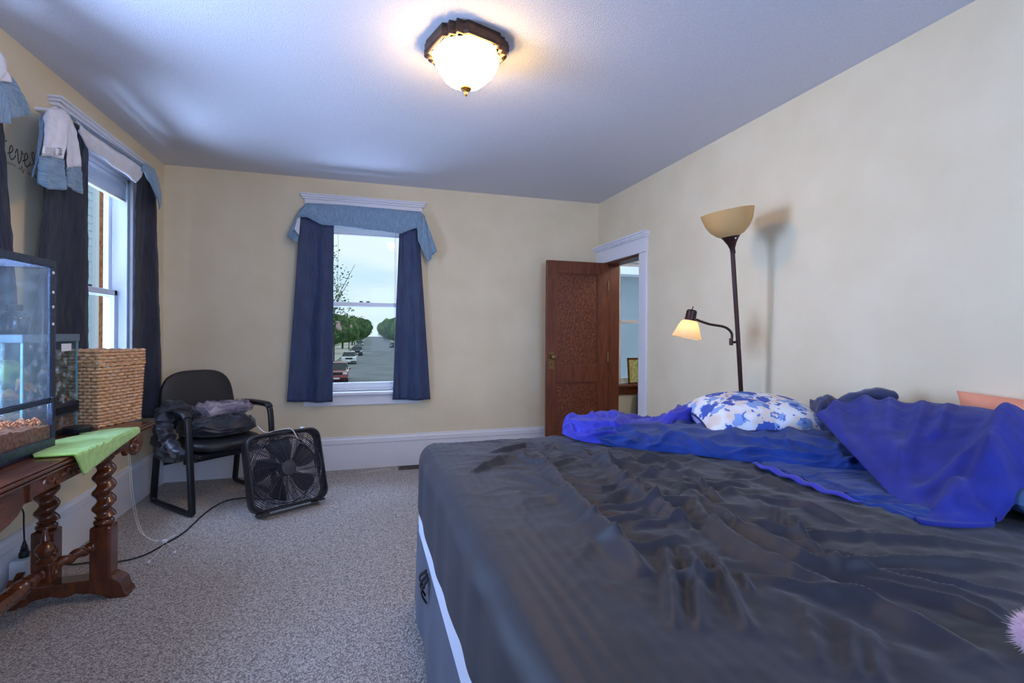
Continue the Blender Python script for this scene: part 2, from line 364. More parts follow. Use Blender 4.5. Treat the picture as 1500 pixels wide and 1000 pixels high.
def make_window(n, fn, W, wood=False, hdr=True):
    ua, ub, za, zb = W; R = structroot('window_%d' % n, fn((ua + ub) / 2, za, 0)); org = R.location.copy()
    tm = M['oak'] if wood else M['trim']; vm = M['vinyl'] if not wood else M['trim']
    def bx(b, u0, u1, z0, z1, w0, w1):
        p, q = fn(u0, z0, w0), fn(u1, z1, w1); b.box(p[0], q[0], p[1], q[1], p[2], q[2]); return b
    c = MB()
    bx(c, ua - .10, ua, za - .02, zb, -.022, .0); bx(c, ub, ub + .10, za - .02, zb, -.022, .0)
    c.build('casing', tm, R, smooth=False, bevel=.004, world=org)
    h = MB(); bx(h, ua - .10, ub + .10, zb, zb + .125, -.026, 0); bx(h, ua - .11, ub + .11, zb - .004, zb + .012, -.032, 0)
    h.build('head_casing', tm, R, smooth=False, bevel=.003, world=org)
    cr = MB(); bx(cr, ua - .118, ub + .118, zb + .125, zb + .142, -.04, 0); bx(cr, ua - .13, ub + .13, zb + .142, zb + .158, -.055, 0); bx(cr, ua - .142, ub + .142, zb + .158, zb + .17, -.066, 0)
    cr.build('crown_moulding', tm, R, smooth=False, bevel=.003, world=org)
    s = MB(); bx(s, ua - .125, ub + .125, za - .028, za, -.06, .07); s.build('stool', tm, R, smooth=False, bevel=.006, world=org)
    a = MB(); bx(a, ua - .10, ub + .10, za - .122, za - .028, -.02, 0); a.build('apron', tm, R, smooth=False, bevel=.004, world=org)
    j = MB(); bx(j, ua, ua + .03, za, zb, 0, .139); bx(j, ub - .03, ub, za, zb, 0, .139); bx(j, ua, ub, zb - .03, zb, 0, .139); bx(j, ua + .03, ub - .03, za, za + .02, .03, .139)
    j.build('jamb', vm, R, smooth=False, bevel=.003, world=org)
    zm = (za + zb) / 2
    for nm, z0, z1, w in (('lower_sash', za + .02, zm + .022, .055), ('upper_sash', zm - .022, zb - .03, .09)):
        f = MB(); st = .042
        u0, u1 = ua + .03, ub - .03
        bx(f, u0, u0 + st, z0, z1, w, w + .032); bx(f, u1 - st, u1, z0, z1, w, w + .032)
        bx(f, u0, u1, z0, z0 + (.055 if nm[0] == 'l' else .04), w, w + .032); bx(f, u0, u1, z1 - .04, z1, w, w + .032)
        sash = f.build(nm, vm, R, smooth=False, bevel=.004, world=org)
        g = MB(); bx(g, u0 + st, u1 - st, z0 + .04, z1 - .04, w + .014, w + .018); g.build('pane', M['pane'], sash, smooth=False, world=org)
        if nm[0] == 'l' and not wood:
            k = MB(); um = (ua + ub) / 2
            for du in (-.03, .03):
                bx(k, um + du - .016, um + du + .016, z1, z1 + .012, w + .002, w + .026)
            k.build('sash_lock', M['blkmetal'], sash, smooth=False, bevel=.003, world=org)
    return R
make_window(3, fb, W3); make_window(2, fl, W2); make_window(1, fl, W1); make_window(4, ff, W4); make_window(5, fh, W5, wood=True)  # the front wall one is added, only to let fill light in

# doorway
d0, d1, dz = DOOR[0], DOOR[1], DOOR[3]
DR = structroot('trim_1', (XR, (d0 + d1) / 2, 0)); og = DR.location.copy()
b = MB(); b.box(XR - .022, XR, d0 - .12, d0, 0, dz); b.box(XR - .022, XR, d1, d1 + .12, 0, dz); b.build('casing', M['trim'], DR, smooth=False, bevel=.004, world=og)
b = MB(); b.box(XR - .028, XR, d0 - .125, YB, dz, dz + .125); b.box(XR - .034, XR, d0 - .13, YB, dz - .004, dz + .01); b.build('head_casing', M['trim'], DR, smooth=False, bevel=.003, world=og)
b = MB()
for i, (dx, dzz) in enumerate(((.04, .0), (.055, .018), (.07, .034))): b.box(XR - dx, XR, d0 - .12 - dx * .4, YB, dz + .125 + dzz, dz + .125 + dzz + .016)
for k in range(28):                                         # dentil beads
    y = d0 - .12 + k * .034
    if y + .018 < YB: b.box(XR - .05, XR - .02, y, y + .018, dz + .128, dz + .143)
b.build('crown_moulding', M['trim'], DR, smooth=False, world=og)
b = MB(); b.box(XR - .004, XR + .145, d1 - .022, d1, 0, dz); b.box(XR - .004, XR + .145, d0, d0 + .022, 0, dz); b.box(XR - .004, XR + .145, d0, d1, dz - .022, dz)
b.build('jamb', M['oak'], DR, smooth=False, bevel=.002, world=og)

# open oak door, local x from hinge towards the free edge
D = structroot('door_1', (XR - .006, d1 - .03, 0)); D.rotation_euler = (0, 0, math.radians(181.5))
DW, DH, DT = .665, 1.945, .035
# local +y faces the camera after the turn of 180 degrees
b = MB(); st = .105
b.box(0, st, -.0, DT, .012, DH); b.box(DW - st, DW, 0, DT, .012, DH)
b.box(st, DW - st, 0, DT, DH - .12, DH); b.box(st, DW - st, 0, DT, .76, .92); b.box(st, DW - st, 0, DT, .012, .22)
b.build('stile_and_rail_frame', M['oak'], D, smooth=False, bevel=.003)
for z0, z1 in ((.92, DH - .12), (.22, .76)):
    MB().box(st - .002, DW - st + .002, .008, DT - .012, z0 - .002, z1 + .002).build('panel', M['oakpanel'], D, smooth=False)
b = MB()
for z0, z1 in ((.92, DH - .12), (.22, .76)):
    for q in ((st, st + .012, z0, z1), (DW - st - .012, DW - st, z0, z1), (st, DW - st, z0, z0 + .012), (st, DW - st, z1 - .012, z1)):
        b.box(q[0], q[1], DT - .012, DT - .004, q[2], q[3])
b.build('panel_moulding', M['oak'], D, smooth=False, bevel=.002)
kx = DW - .052
es = MB().box(kx - .026, kx + .026, DT, DT + .004, .89, 1.055).build('lock_plate', M['brass'], D, smooth=False, bevel=.002)
MB().box(kx - .004, kx + .004, DT + .004, DT + .0055, .925, .95).build('keyhole', M['regdark'], es, smooth=False)
MB().lathe([(.0, 0), (.011, 0), (.009, .022), (.014, .03), (.026, .042), (.028, .052), (.02, .062), (.0, .066)], (kx, DT + .004, 1.01), 20, Matrix.Rotation(-PI / 2, 3, 'X')).build('doorknob', M['brass'], D)
for z in (.25, 1.0, 1.72):
    MB().tube([(0, DT + .004, z - .045), (0, DT + .004, z + .045)], .007).build('hinge', M['brass'], D)

# ------------------------------------------------------------------ floor register, outlet timer
t = thing('floor_register', 'brown metal floor vent grille in the carpet below the street window', 'vent', (.46, 4.55, .002))
MB().box(-.15, .15, -.055, .055, 0, .008).build('plate', M['register'], t, smooth=False, bevel=.003)
b = MB()
for k in range(22): b.box(-.135 + k * .0125, -.128 + k * .0125, -.04, .04, .0075, .0095)
b.build('slots', M['regdark'], t, smooth=False)
# timer plugged into the baseboard outlet
t = thing('outlet_timer', 'white mechanical plug-in timer on the wall under the carved table', 'timer', (XL + .024, 2.875, .118))
tb = MB().box(0, .066, -.075, .075, -.06, .065).build('body', M['whiteplastic'], t, smooth=False, bevel=.008)
Mx = Matrix.Rotation(PI / 2, 3, 'Y')
MB().lathe([(.034, 0), (.036, .006), (.034, .012), (.026, .014), (.024, .010), (.0, .010)], (.066, .028, .005), 28, Mx).build('dial', M['greyplastic'], t)
MB().lathe([(.024, 0), (.024, .014), (.020, .017), (.0, .017)], (.066, .028, .005), 24, Mx).build('dial_cap', M['whiteplastic'], t)
MB().box(.01, .045, .07, .078, .01, .045).build('socket_face', M['greyplastic'], t, smooth=False, bevel=.003)
t = thing('power_cord', 'black power cord rising from the top of the white timer', 'cord', (XL + .058, 2.85, .184))
MB().lathe([(.019, 0), (.02, .02), (.014, .03), (.016, .034), (.011, .042), (.013, .046), (.008, .06), (.005, .075)], (0, 0, 0), 14).build('plug', M['cordb'], t)
MB().tube(smooth_poly([(0, 0, .07), (.0, -.005, .15), (.005, -.02, .22), (.01, -.08, .25), (.0, -.25, .24), (-.02, -.6, .2)], 6), .0035).build('wire', M['cordb'], t)
# loose fan cord across the carpet
pts = [(-.60, 3.84, .04), (-.72, 3.98, .008), (-.85, 4.05, .006), (-.96, 4.0, .006), (-1.02, 3.79, .006), (-1.045, 3.47, .006), (-1.09, 3.32, .006), (-1.15, 3.17, .006), (-1.25, 3.12, .006), (-1.38, 3.15, .006), (-1.47, 3.12, .02), (-1.50, 3.03, .10), (-1.505, 2.985, .145)]
t = tag(MB().tube(smooth_poly(pts, 6), .0042, 8).build('extension_cord', M['cordb']), 'black cord snaking over the carpet from the box fan to the timer', 'cord')

# ------------------------------------------------------------------ ceiling light
cl = thing('ceiling_light', 'bronze flush ceiling light with a lit white glass bowl', 'ceiling light', (.455, 2.27, ZC), (0, 0, math.radians(18)))
def stepoct(r, cut, step):
    # square with three-stepped corners
    q = []
    for k in range(4):
        a = k * PI / 2
        seg = [(r, -(r - cut)), (r, r - cut)]
        e = cut / 3
        seg += [(r - e * .75, r - cut + e * .35), (r - e * .6, r - cut + e * 1.25), (r - e * 1.55, r - cut + e * 1.5), (r - e * 1.35, r - cut + e * 2.35), (r - e * 2.5, r - cut + e * 2.35)]
        for x, y in seg: q.append((x * math.cos(a) - y * math.sin(a), x * math.sin(a) + y * math.cos(a)))
    return q
b = MB()
rings = [(.168, 0), (.168, -.01), (.172, -.016), (.172, -.046), (.166, -.056), (.158, -.058), (.150, -.05)]
P = [[Vector((x, y, z)) for x, y in stepoct(r, .085, 0)] for r, z in rings]
b.grid(P, cv=True); b.f.append(tuple(range(len(P[0]))))
b.build('canopy_ring', M['fixture'], cl, ang=25)
def octr(r, z, a):
    k = PI / 4; aa = ((a + k / 2) % k) - k / 2
    return r * lerp(1, math.cos(k / 2) / math.cos(aa), .8)
MB().lathe([(.150, -.046), (.160, -.058), (.156, -.075), (.142, -.115), (.118, -.152), (.082, -.182), (.04, -.199), (.02, -.204), (.0, -.205)], (0, 0, 0), 48, caps=False, twist=octr).build('glass_bowl', M['bowl'], cl)
MB().lathe([(.0, -.20), (.026, -.204), (.027, -.211), (.016, -.216), (.006, -.219), (.006, -.234), (.009, -.238), (.004, -.245), (.0, -.246)], (0, 0, 0), 18, caps=False).build('finial', M['goldknob'], cl)

# ------------------------------------------------------------------ floor lamp (leans a little)
LB = Vector((2.215, 2.40, 0)); LTp = Vector((2.045, 2.352, 1.80))
fl_ = thing('floor_lamp', 'bronze torchiere floor lamp with tan bowl and lit reading arm', 'floor lamp', LB)
ax = (LTp - LB); axn = ax.normalized(); T = ax.length
rotm = Vector((0, 0, 1)).rotation_difference(axn).to_matrix()
MB().lathe([(.0, 0), (.125, 0), (.128, .012), (.11, .022), (.04, .034), (.016, .05), (.0, .05)], (0, 0, 0), 32).build('base', M['bronze'], fl_)
polep = [(0, 0, .03), ax * .3 + Vector((.008, 0, 0)), ax * .6 + Vector((.008, 0, 0)), ax * .97]
MB().tube(smooth_poly(polep, 6), .0125, 14).build('pole', M['bronze'], fl_)
sx = rotm
tilt = Matrix.Rotation(math.radians(-5.5), 3, Vector((math.sin(YAW), math.cos(YAW), 0)))
tm_ = tilt @ rotm
def pp(v): return ax * (1 - .0) + v
cone = MB().lathe([(.014, -.03), (.015, 0), (.026, .03), (.044, .06), (.058, .078), (.05, .082)], ax - axn * .06, 28, tm_).build('socket_cup', M['bronze'], fl_)
MB().ball(ax - axn * .06 + tm_ @ Vector((-.012, -.050, .055)), .0045).build('screw', M['whiteplastic'], cone)
prof = [(.05, .07), (.075, .082), (.105, .11), (.128, .15), (.142, .2), (.146, .215), (.143, .216), (.137, .2), (.124, .153), (.1, .115), (.072, .088), (.0, .078)]
MB().lathe(prof, ax - axn * .06, 40, tm_, caps=False).build('bowl_shade', M['opal'], fl_)
# reading arm
ap = atX(1081, 497, 2.125) ; s_on = ax * ((1.20) / ax.z)
R_ = Vector((math.cos(YAW), -math.sin(YAW), 0))
joint = s_on
A = [joint, joint - R_ * .03 - Vector((0, 0, -.0)), joint - R_ * .034 + Vector((0, 0, .05)), joint - R_ * .075 + Vector((0, 0, .085)), joint - R_ * .17 + Vector((0, 0, .103)), joint - R_ * .275 + Vector((0, 0, .140))]
MB().tube(smooth_poly(A, 6), .0075, 10).build('arm', M['bronze'], fl_)
MB().tube([joint - R_ * .036 + Vector((0, 0, -.022)), joint - R_ * .036 + Vector((0, 0, .02))], .011, 12).build('arm_joint', M['bronze'], fl_)
hc_ = joint - R_ * .275 + Vector((0, 0, .140))
ht = Matrix.Rotation(math.radians(11), 3, Vector((math.sin(YAW), math.cos(YAW), 0)))
MB().lathe([(.0, .046), (.022, .046), (.03, .038), (.031, .0), (.033, -.022), (.0, -.022)], hc_, 24, ht).build('reading_socket', M['bronze'], fl_)
MB().tube([hc_ + ht @ Vector((0, 0, .045)), hc_ + ht @ Vector((.003, 0, .066))], .003).build('switch', M['bronze'], fl_)
shade = MB().lathe([(.032, -.018), (.046, -.026), (.060, -.055), (.070, -.085), (.082, -.115), (.084, -.122), (.081, -.121), (.067, -.086), (.057, -.056), (.043, -.03), (.03, -.022)], hc_, 36, ht, caps=False).build('reading_shade', M['shadelit'], fl_)
MB().ball(hc_ + ht @ Vector((0, 0, -.066)), .026).build('bulb', M['bulb'], fl_)

# ------------------------------------------------------------------ curtains and valances
def curtain(name, label, top, bot, m, folds, amp, nrm, group, seed=0):
    nrm = Vector(nrm)
    def fn(u, v, p):
        a = amp * (.35 + .65 * v) * (math.sin(u * folds * 2 * PI + seed + .5 * v) + .3 * math.sin(u * folds * 3.1 * PI + seed * 2 + 2 * v))
        a += .006 * nz(u * 6 + seed, v * 9, seed) + .004 * nz(u * 18, v * 30, seed + 3)
        if v > .93: a += .004 * math.sin(u * 40 + seed)
        return nrm * a
    o = ruled(top, bot, 70, 60, fn).build(name, m, solid=.004, ang=80)
    return tag(o, label, 'curtain', group)
yw = YB - .085
def B3(px, py, w=0): return atY(px, py, yw - w)
curtain('curtain', 'navy curtain panel on the left side of the street window', [B3(440, 318), B3(458, 318), B3(489, 325)], [B3(421, 588), B3(440, 589), B3(487, 589)], M['navy'], 1.5, .024, (0, -1, 0), 'navy curtain panels', 1.0)
curtain('curtain', 'navy curtain panel on the right side of the street window', [B3(585, 334), B3(600, 334), B3(614, 336)], [B3(575, 585), B3(600, 586), B3(631, 585)], M['navy'], 1.2, .022, (0, -1, 0), 'navy curtain panels', 2.2)
xw = XL + .105
def L2(px, py, dx=0): return atX(px, py, xw + dx)
curtain('curtain', 'dark curtain panel of the far left window behind the wicker basket', [L2(70, 160), L2(108, 172), L2(127, 195)], [Vector((XL + .035, 2.915, .775)), Vector((XL + .035, 3.13, .775)), Vector((XL + .04, 3.45, .775))], M['darknavy'], 1.4, .011, (1, 0, 0), 'navy curtain panels', .4)
curtain('curtain', 'dark curtain panel beside the room corner, right of the far left window', [L2(198, 250), L2(212, 248), L2(228, 255)], [L2(189, 612), L2(214, 612), L2(243, 612)], M['darknavy'], 1.3, .026, (1, 0, 0), 'navy curtain panels', 1.7)
curtain('curtain', 'dark curtain panel at the near left window behind the glass terrarium', [(xw, 2.36, 2.3), (xw, 2.50, 2.3), (xw, 2.585, 2.3)], [(XL + .035, 2.45, .775), (XL + .035, 2.62, .775), (XL + .035, 2.93, .775)], M['darknavy'], 2.2, .011, (1, 0, 0), 'navy curtain panels', 2.9)
curtain('curtain', 'dark curtain panel at the near side of the near left window', [(xw, 1.46, 2.3), (xw, 1.58, 2.3), (xw, 1.70, 2.3)], [(XL + .035, 1.44, .775), (XL + .035, 1.56, .775), (XL + .035, 1.74, .775)], M['darknavy'], 2.2, .011, (1, 0, 0), 'navy curtain panels', .9)

def cloth(top, bot, nu, nv, nrm, ripples=0, amp=0, bulge=0, seed=0):
    nrm = Vector(nrm)
    def fn(u, v, p):
        return nrm * (amp * math.sin(u * ripples * 2 * PI + seed) * (.3 + .7 * v) + bulge * math.sin(PI * v) + .005 * nz(u * 7 + seed, v * 7, seed))
    return ruled(top, bot, nu, nv, fn)
# street window scarf valance
V = thing('scarf_valance', 'teal linen scarf valance draped over the street window', 'valance', (0, YB - .1, 2.33), group='scarf valances')
og = V.location.copy(); yv = YB - .135
def V3(px, py, w=0): return atY(px, py, yv - w)
cloth([V3(449, 297), V3(500, 300), V3(560, 305), V3(617, 310)],
      [V3(434, 318), V3(450, 318), V3(470, 329), V3(500, 331), V3(550, 337), V3(587, 342), V3(603, 336), V3(618, 332)], 60, 14, (0, -1, 0), 3, .006, .02, 1).build('swag', M['slub'], V, solid=.005, world=og)
cloth([V3(449, 297, .01), V3(440, 306, .01), V3(436, 315)], [V3(436, 318, .0), V3(431, 335, .01), V3(421, 346), ], 14, 12, (0, -1, 0), 1, .004, .004, 2).build('left_tail', M['slub'], V, solid=.005, world=og)
cloth([V3(435, 320), V3(428, 332), V3(421, 346)], [V3(437, 342), V3(437, 350), V3(436, 357)], 12, 10, (0, -1, 0), 1, .006, .0, 2).build('left_tail_back', M['slubh'], V, solid=.005, world=og)
cloth([V3(436, 319, .012), V3(440, 319, .012)], [V3(431, 336, .012), V3(438, 345, .012)], 8, 8, (0, -1, 0)).build('lining_fold', M['lining'], V, solid=.003, world=og)
cloth([V3(610, 310, .015), V3(617, 311, .015), V3(622, 316)], [V3(612, 352, .012), V3(627, 384, .012), V3(632, 378)], 16, 22, (0, -1, 0), 1.2, .008, .008, 1).build('right_tail_front', M['slub'], V, solid=.005, world=og)
cloth([V3(616, 311), V3(623, 320)], [V3(629, 377), V3(640, 368)], 12, 22, (0, -1, 0), 1, .006, .012, 1).build('right_tail_back', M['slub'], V, solid=.005, world=og)
# far left window valance: tail folded over, lining outside
V = thing('scarf_valance', 'scarf valance over the far left window, white lining showing', 'valance', (xw, 3.5, 2.35), group='scarf valances'); og = V.location.copy()
xv = XL + .15
def LV(px, py, dx=0): return atX(px, py, xv + dx)
cloth([LV(62, 170, .0), LV(72, 158, .02), LV(90, 160, .03), LV(104, 171, .02)], [LV(55, 228, .02), LV(75, 229, .05), LV(95, 234, .045)], 34, 18, (1, 0, 0), 1.6, .014, .008, 1).build('tail_lining', M['lining'], V, solid=.005, world=og)
cloth([LV(55, 228, .02), LV(75, 229, .05), LV(95, 234, .045)], [LV(49, 268, .02), LV(70, 277, .06), LV(90, 278, .06), LV(100, 268, .05)], 34, 14, (1, 0, 0), 1.6, .014, .0, 1).build('tail_band', M['slubh'], V, solid=.006, world=og)
cloth([LV(93, 168, .01), LV(105, 172, .0)], [LV(97, 245, .03), LV(118, 244, .015)], 14, 16, (1, 0, 0), 1, .008, .005, .5).build('tail_lining_behind', M['lining'], V, solid=.005, world=og)
cloth([LV(97, 245, .03), LV(118, 244, .015)], [LV(96, 272, .03), LV(120, 284, .02)], 14, 12, (1, 0, 0), 1, .008, .0, .5).build('tail_band_behind', M['slubh'], V, solid=.006, world=og)
cloth([LV(58, 175, -.01), LV(64, 164, .0)], [LV(47, 262, -.005), LV(56, 230, .015)], 8, 16, (1, 0, 0), 0, 0, .006).build('tail_edge', M['slub'], V, solid=.005, world=og)
tg = cloth([LV(63, 214, .052), LV(79, 216, .058)], [LV(62, 226, .053), LV(78, 228, .06)], 4, 3, (1, 0, 0)).build('care_tag', M['paper'], V, solid=.001, world=og)
b = MB()
for k in range(4):
    y = 216.5 + k * 2.6
    b.tube([LV(66, y, .057), LV(69, y - .6, .0585), LV(72, y + .8, .0595), (LV(77, y + .6, .0615))], .0009, 5)
b.build('print', M['ink'], tg, world=og)
tg = cloth([LV(83, 215, .058), LV(94, 217, .055)], [LV(82, 227, .06), LV(93, 230, .056)], 4, 3, (1, 0, 0)).build('size_tag', M['paper'], V, solid=.001, world=og)
b = MB()
for x, y, ln in ((84, 216.8, 6), (87, 219.5, 4), (87, 222, 3.5), (86.5, 224.5, 4.2), (86.5, 226, 3.6)): b.tube([LV(x, y, .063), LV(x + ln, y + .8, .063)], .0016, 5)
b.build('print', M['ink'], tg, world=og)
cloth([LV(104, 172), LV(150, 205), LV(196, 233), LV(207, 240)], [LV(112, 192), LV(130, 217), LV(165, 243), LV(200, 268)], 40, 12, (1, 0, 0), 2.5, .006, .022, 2).build('swag_lining', M['lining'], V, solid=.005, world=og)
cloth([LV(102, 169, .01), LV(150, 202, .02), LV(205, 238, .02)], [LV(105, 173, .01), LV(150, 204.5, .02), LV(204, 241, .02)], 30, 4, (1, 0, 0), 0, 0, .01).build('swag_roll', M['slub'], V, solid=.008, world=og)
cloth([LV(203, 238, .01), LV(214, 240, .02), LV(226, 247, .01)], [LV(207, 250, .02), LV(222, 268, .03), LV(233, 308, .02), LV(238, 300, .01)], 20, 16, (1, 0, 0), 1.5, .008, .014, 2).build('far_tail', M['slub'], V, solid=.006, world=og)
# near left window valance, only its far tail is in the picture
V = thing('scarf_valance', 'scarf valance tail hanging at the near left window, denim blue band', 'valance', (xw, 2.4, 2.35), group='scarf valances'); og = V.location.copy()
cloth([(xv, 1.55, 2.38), (xv, 2.45, 2.38), (xv + .01, 2.50, 2.36)], [(xv, 1.55, 2.18), (xv, 2.45, 2.18), LV(-6, 118, .01)], 40, 12, (1, 0, 0), 5, .008, .02, 2).build('swag_lining', M['lining'], V, solid=.005, world=og)
cloth([(xv, 2.42, 2.37), LV(-3, 92), LV(2, 95)], [LV(-12, 119, .02), LV(0, 119, .025), LV(15, 120, .02)], 14, 10, (1, 0, 0), 1, .006, .006, 1).build('tail_lining', M['lining'], V, solid=.005, world=og)
cloth([LV(-4, 119, .01), LV(10, 108, -.005), LV(17, 114, -.01)], [LV(10, 173, .02), LV(28, 172, .02), LV(42, 168, .0)], 20, 16, (1, 0, 0), 1, .008, .008, 1).build('tail_band', M['slubh'], V, solid=.006, world=og)
cloth([LV(-12, 122, .03), LV(4, 125, .035)], [LV(-8, 178, .04), LV(14, 182, .035)], 12, 14, (1, 0, 0), 1, .006, .004, 1).build('tail_band_front', M['slub'], V, solid=.006, world=og)
# curtain rods (white sash rods under the scarves)
for nm, p, q, lb in (('curtain_rod', (-.50, YB - .075, 2.325), (.53, YB - .075, 2.325), 'white curtain rod above the street window under the teal scarf'),
                     ('curtain_rod', (xw - .0, 3.02, 2.345), (xw, 4.2, 2.345), 'white curtain rod above the far left window'),
                     ('curtain_rod', (xw, 1.45, 2.345), (xw, 2.58, 2.345), 'white curtain rod above the near left window')):
    dn = Vector(p) - Vector(q); wl = Vector((0, YB, 0)) if abs(dn.y) < .1 else None
    b = MB(); e1 = Vector(p); e2 = Vector(q)
    w1 = Vector((e1.x, YB, e1.z)) if wl else Vector((XL, e1.y, e1.z)); w2 = Vector((e2.x, YB, e2.z)) if wl else Vector((XL, e2.y, e2.z))
    b.tube([w1, e1, e2, w2], .009, 8); tag(b.build(nm, M['trim']), lb, 'curtain rod', 'curtain rods')

# raised mini blinds
def blind(fn, W, label, cords, drop):
    ua, ub, za, zb = W; o_ = Vector(fn((ua + ub) / 2, zb - .03, .02)); R = thing('mini_blind', label, 'blind', o_, group='raised mini blinds')
    def bx(b, u0, u1, z0, z1, w0, w1):
        p, q = fn(u0, z0, w0), fn(u1, z1, w1); b.box(p[0], q[0], p[1], q[1], p[2], q[2])
    b = MB(); bx(b, ua + .035, ub - .035, zb - .062, zb - .032, .005, .04); b.build('headrail', M['vinyl'], R, smooth=False, bevel=.002, world=o_)
    b = MB()
    for k in range(8): bx(b, ua + .038, ub - .038, zb - .072 - k * .011, zb - .0685 - k * .011, .004, .036)
    b.build('slat_stack', M['slat'], R, smooth=False, world=o_)
    b = MB(); bx(b, ua + .036, ub - .036, zb - .165, zb - .150, .006, .038); b.build('bottom_rail', M['vinyl'], R, smooth=False, bevel=.003, world=o_)
    for u, zend, w in cords:
        MB().tube([fn(u, zb - .07, w), fn(u + .004, lerp(zb, zend, .5), w), fn(u, zend, w)], .0016, 5).build('lift_cord', M['cordw'], R, world=o_)
    return R
blind(fb, W3, 'white mini blind raised under the street window valance', [(-.225, 1.52, .01), (.275, .74, .004), (.285, .74, .006)], 0)
blind(fl, W2, 'white mini blind raised at the top of the far left window', [(3.86, 1.55, .02)], 0)
# cords of the street blind that reach the floor
b = MB(); b.tube(smooth_poly([(.275, YB - .066, .69), (.29, YB - .066, .5), (.30, YB - .05, .2), (.30, YB - .05, .01), (.2, YB - .12, .004), (.02, YB - .16, .004)], 6), .0013, 5)
b.tube(smooth_poly([(.285, YB - .066, .69), (.33, YB - .066, .5), (.35, YB - .05, .2), (.33, YB - .06, .01), (.15, YB - .10, .004), (-.05, YB - .2, .004)], 6), .0013, 5)
tag(b.build('blind_cord', M['cordw']), 'thin white blind cords trailing to the carpet under the street window', 'cord')
t = thing('blind_cord', 'white blind cord hanging behind the carved table with two tassels', 'cord', (-1.24, 3.2, 0))
w0 = Vector((-1.24, 3.2, 0))
for pts in ([(-1.33, 3.12, .757), (-1.27, 3.17, .70), (-1.24, 3.2, .56), (-1.26, 3.3, .3), (-1.28, 3.45, .06), (-1.2, 3.4, .006), (-1.11, 3.33, .006), (-1.09, 3.2, .006), (-1.09, 3.09, .006)],
            [(-1.33, 3.13, .757), (-1.265, 3.18, .70), (-1.232, 3.2, .56), (-1.25, 3.3, .3), (-1.26, 3.43, .06), (-1.18, 3.37, .008), (-1.10, 3.33, .02), (-1.06, 3.36, .03), (-1.08, 3.39, .02), (-1.10, 3.33, .012), (-1.05, 3.26, .006), (-1.0, 3.18, .006)]):
    MB().tube(smooth_poly(pts, 6), .0016, 6).build('string', M['cordw'], t, world=w0)
for p in ((-1.09, 3.08, .008), (-1.0, 3.175, .008)):
    MB().lathe([(.0, 0), (.003, 0), (.0075, .02), (.005, .026), (.0, .028)], p, 12, Matrix.Rotation(PI / 2, 3, 'X')).build('tassel', M['whiteplastic'], t, world=w0)
MB().box(-1.115, -1.09, 3.318, 3.345, .004, .02).build('cord_joiner', M['whiteplastic'], t, smooth=False, bevel=.004, world=w0)

# wall lettering
b = MB(); xs = XL + .0022
def stroke(pts, ox, oz, sx, sz, r): b.tube([(xs, ox + p.x * sx, oz + p.y * sz) for p in smooth_poly([(q[0], q[1], 0) for q in pts], 7)], r, 6, flat=((1, 0, 0), 1, .5))
E_ = [(-.25, .3), (.15, .42), (.5, .62), (.58, .85), (.36, 1), (.12, .82), (.04, .45), (.16, .1), (.45, 0), (.85, .22), (1.05, .45)]
V_ = [(-.2, .6), (.0, .95), (.16, 1.0), (.22, .7), (.32, .1), (.48, .0), (.75, .4), (.86, .85), (.82, 1.05), (1.0, .9), (1.2, .85)]
stroke([(0, 1), (-.02, .3), (.15, 0), (.4, .25)], 2.790, 2.035, .03, .06, .0024)
b.ball((xs, 2.811, 2.106), .0045, 8, 6, (.4, 1, 1))
stroke(E_, 2.832, 2.034, .042, .064, .0026); stroke(V_, 2.882, 2.034, .042, .060, .0026); stroke(E_, 2.936, 2.034, .044, .064, .0026)
stroke([(0, 0), (.5, .3), (.8, 1.1), (.5, 1.6), (.2, 1.2), (.7, .5), (1.3, .5), (1.5, 1), (1.2, 1.3), (1.0, .9), (1.5, .3), (1.9, .2)], 2.985, 2.05, .035, .045, .002)
ln = []
for k in range(26):
    hgt = (1.0, .2, .9, .1, 1.0, -.5, .9, .1)[k % 8] + (.9 if k in (5, 12, 15, 21) else 0)
    ln.append((k * .5, hgt))
stroke(ln[:9], 2.812, 2.004, .016, .013, .0011); stroke(ln[9:16], 2.825, 2.002, .016, .013, .0011); stroke(ln[16:], 2.835, 2.000, .016, .013, .0011)
tag(b.build('wall_lettering', M['ink']), 'dark cursive lettering on the cream wall between the two left windows', 'wall decal')

# ------------------------------------------------------------------ carved side table
TX0, TX1, TY0, TY1, TZ = -1.512, -1.072, .81, 3.09, .757
T_ = thing('carved_table', 'dark carved walnut side table with barley twist legs', 'table', ((TX0 + TX1) / 2, (TY0 + TY1) / 2, 0)); og = T_.location.copy()
b = MB()
for k, (ins, z0, z1) in enumerate(((.010, TZ - .008, TZ), (.0, TZ - .018, TZ - .008), (.012, TZ - .026, TZ - .018), (.006, TZ - .034, TZ - .026))):
    b.box(TX0 + ins, TX1 - ins, TY0 + ins, TY1 - ins, z0, z1)
b.build('tabletop', M['walnut'], T_, smooth=False, bevel=.003, world=og)
ymid = (TY0 + TY1) / 2
half = [(1.06, .723), (1.06, .66), (1.04, .628), (1.0, .612), (.965, .616), (.945, .632), (.92, .65), (.895, .648), (.88, .632), (.865, .65), (.85, .668), (.80, .664), (.74, .662), (.15, .662), (.145, .650), (.12, .652), (.09, .625), (.05, .61), (0, .60)]
poly = [(ymid + y, z) for y, z in half] + [(ymid - y, z) for y, z in half[::-1][1:]]
ap_ = MB().prism(poly, lambda y, z, d: (d, y, z), -1.098, -1.120).build('front_apron', M['walnut'], T_, smooth=False, bevel=.003, world=og)
MB().prism(poly, lambda y, z, d: (d, y, z), -1.482, -1.500).build('back_apron', M['walnut'], T_, smooth=False, world=og)
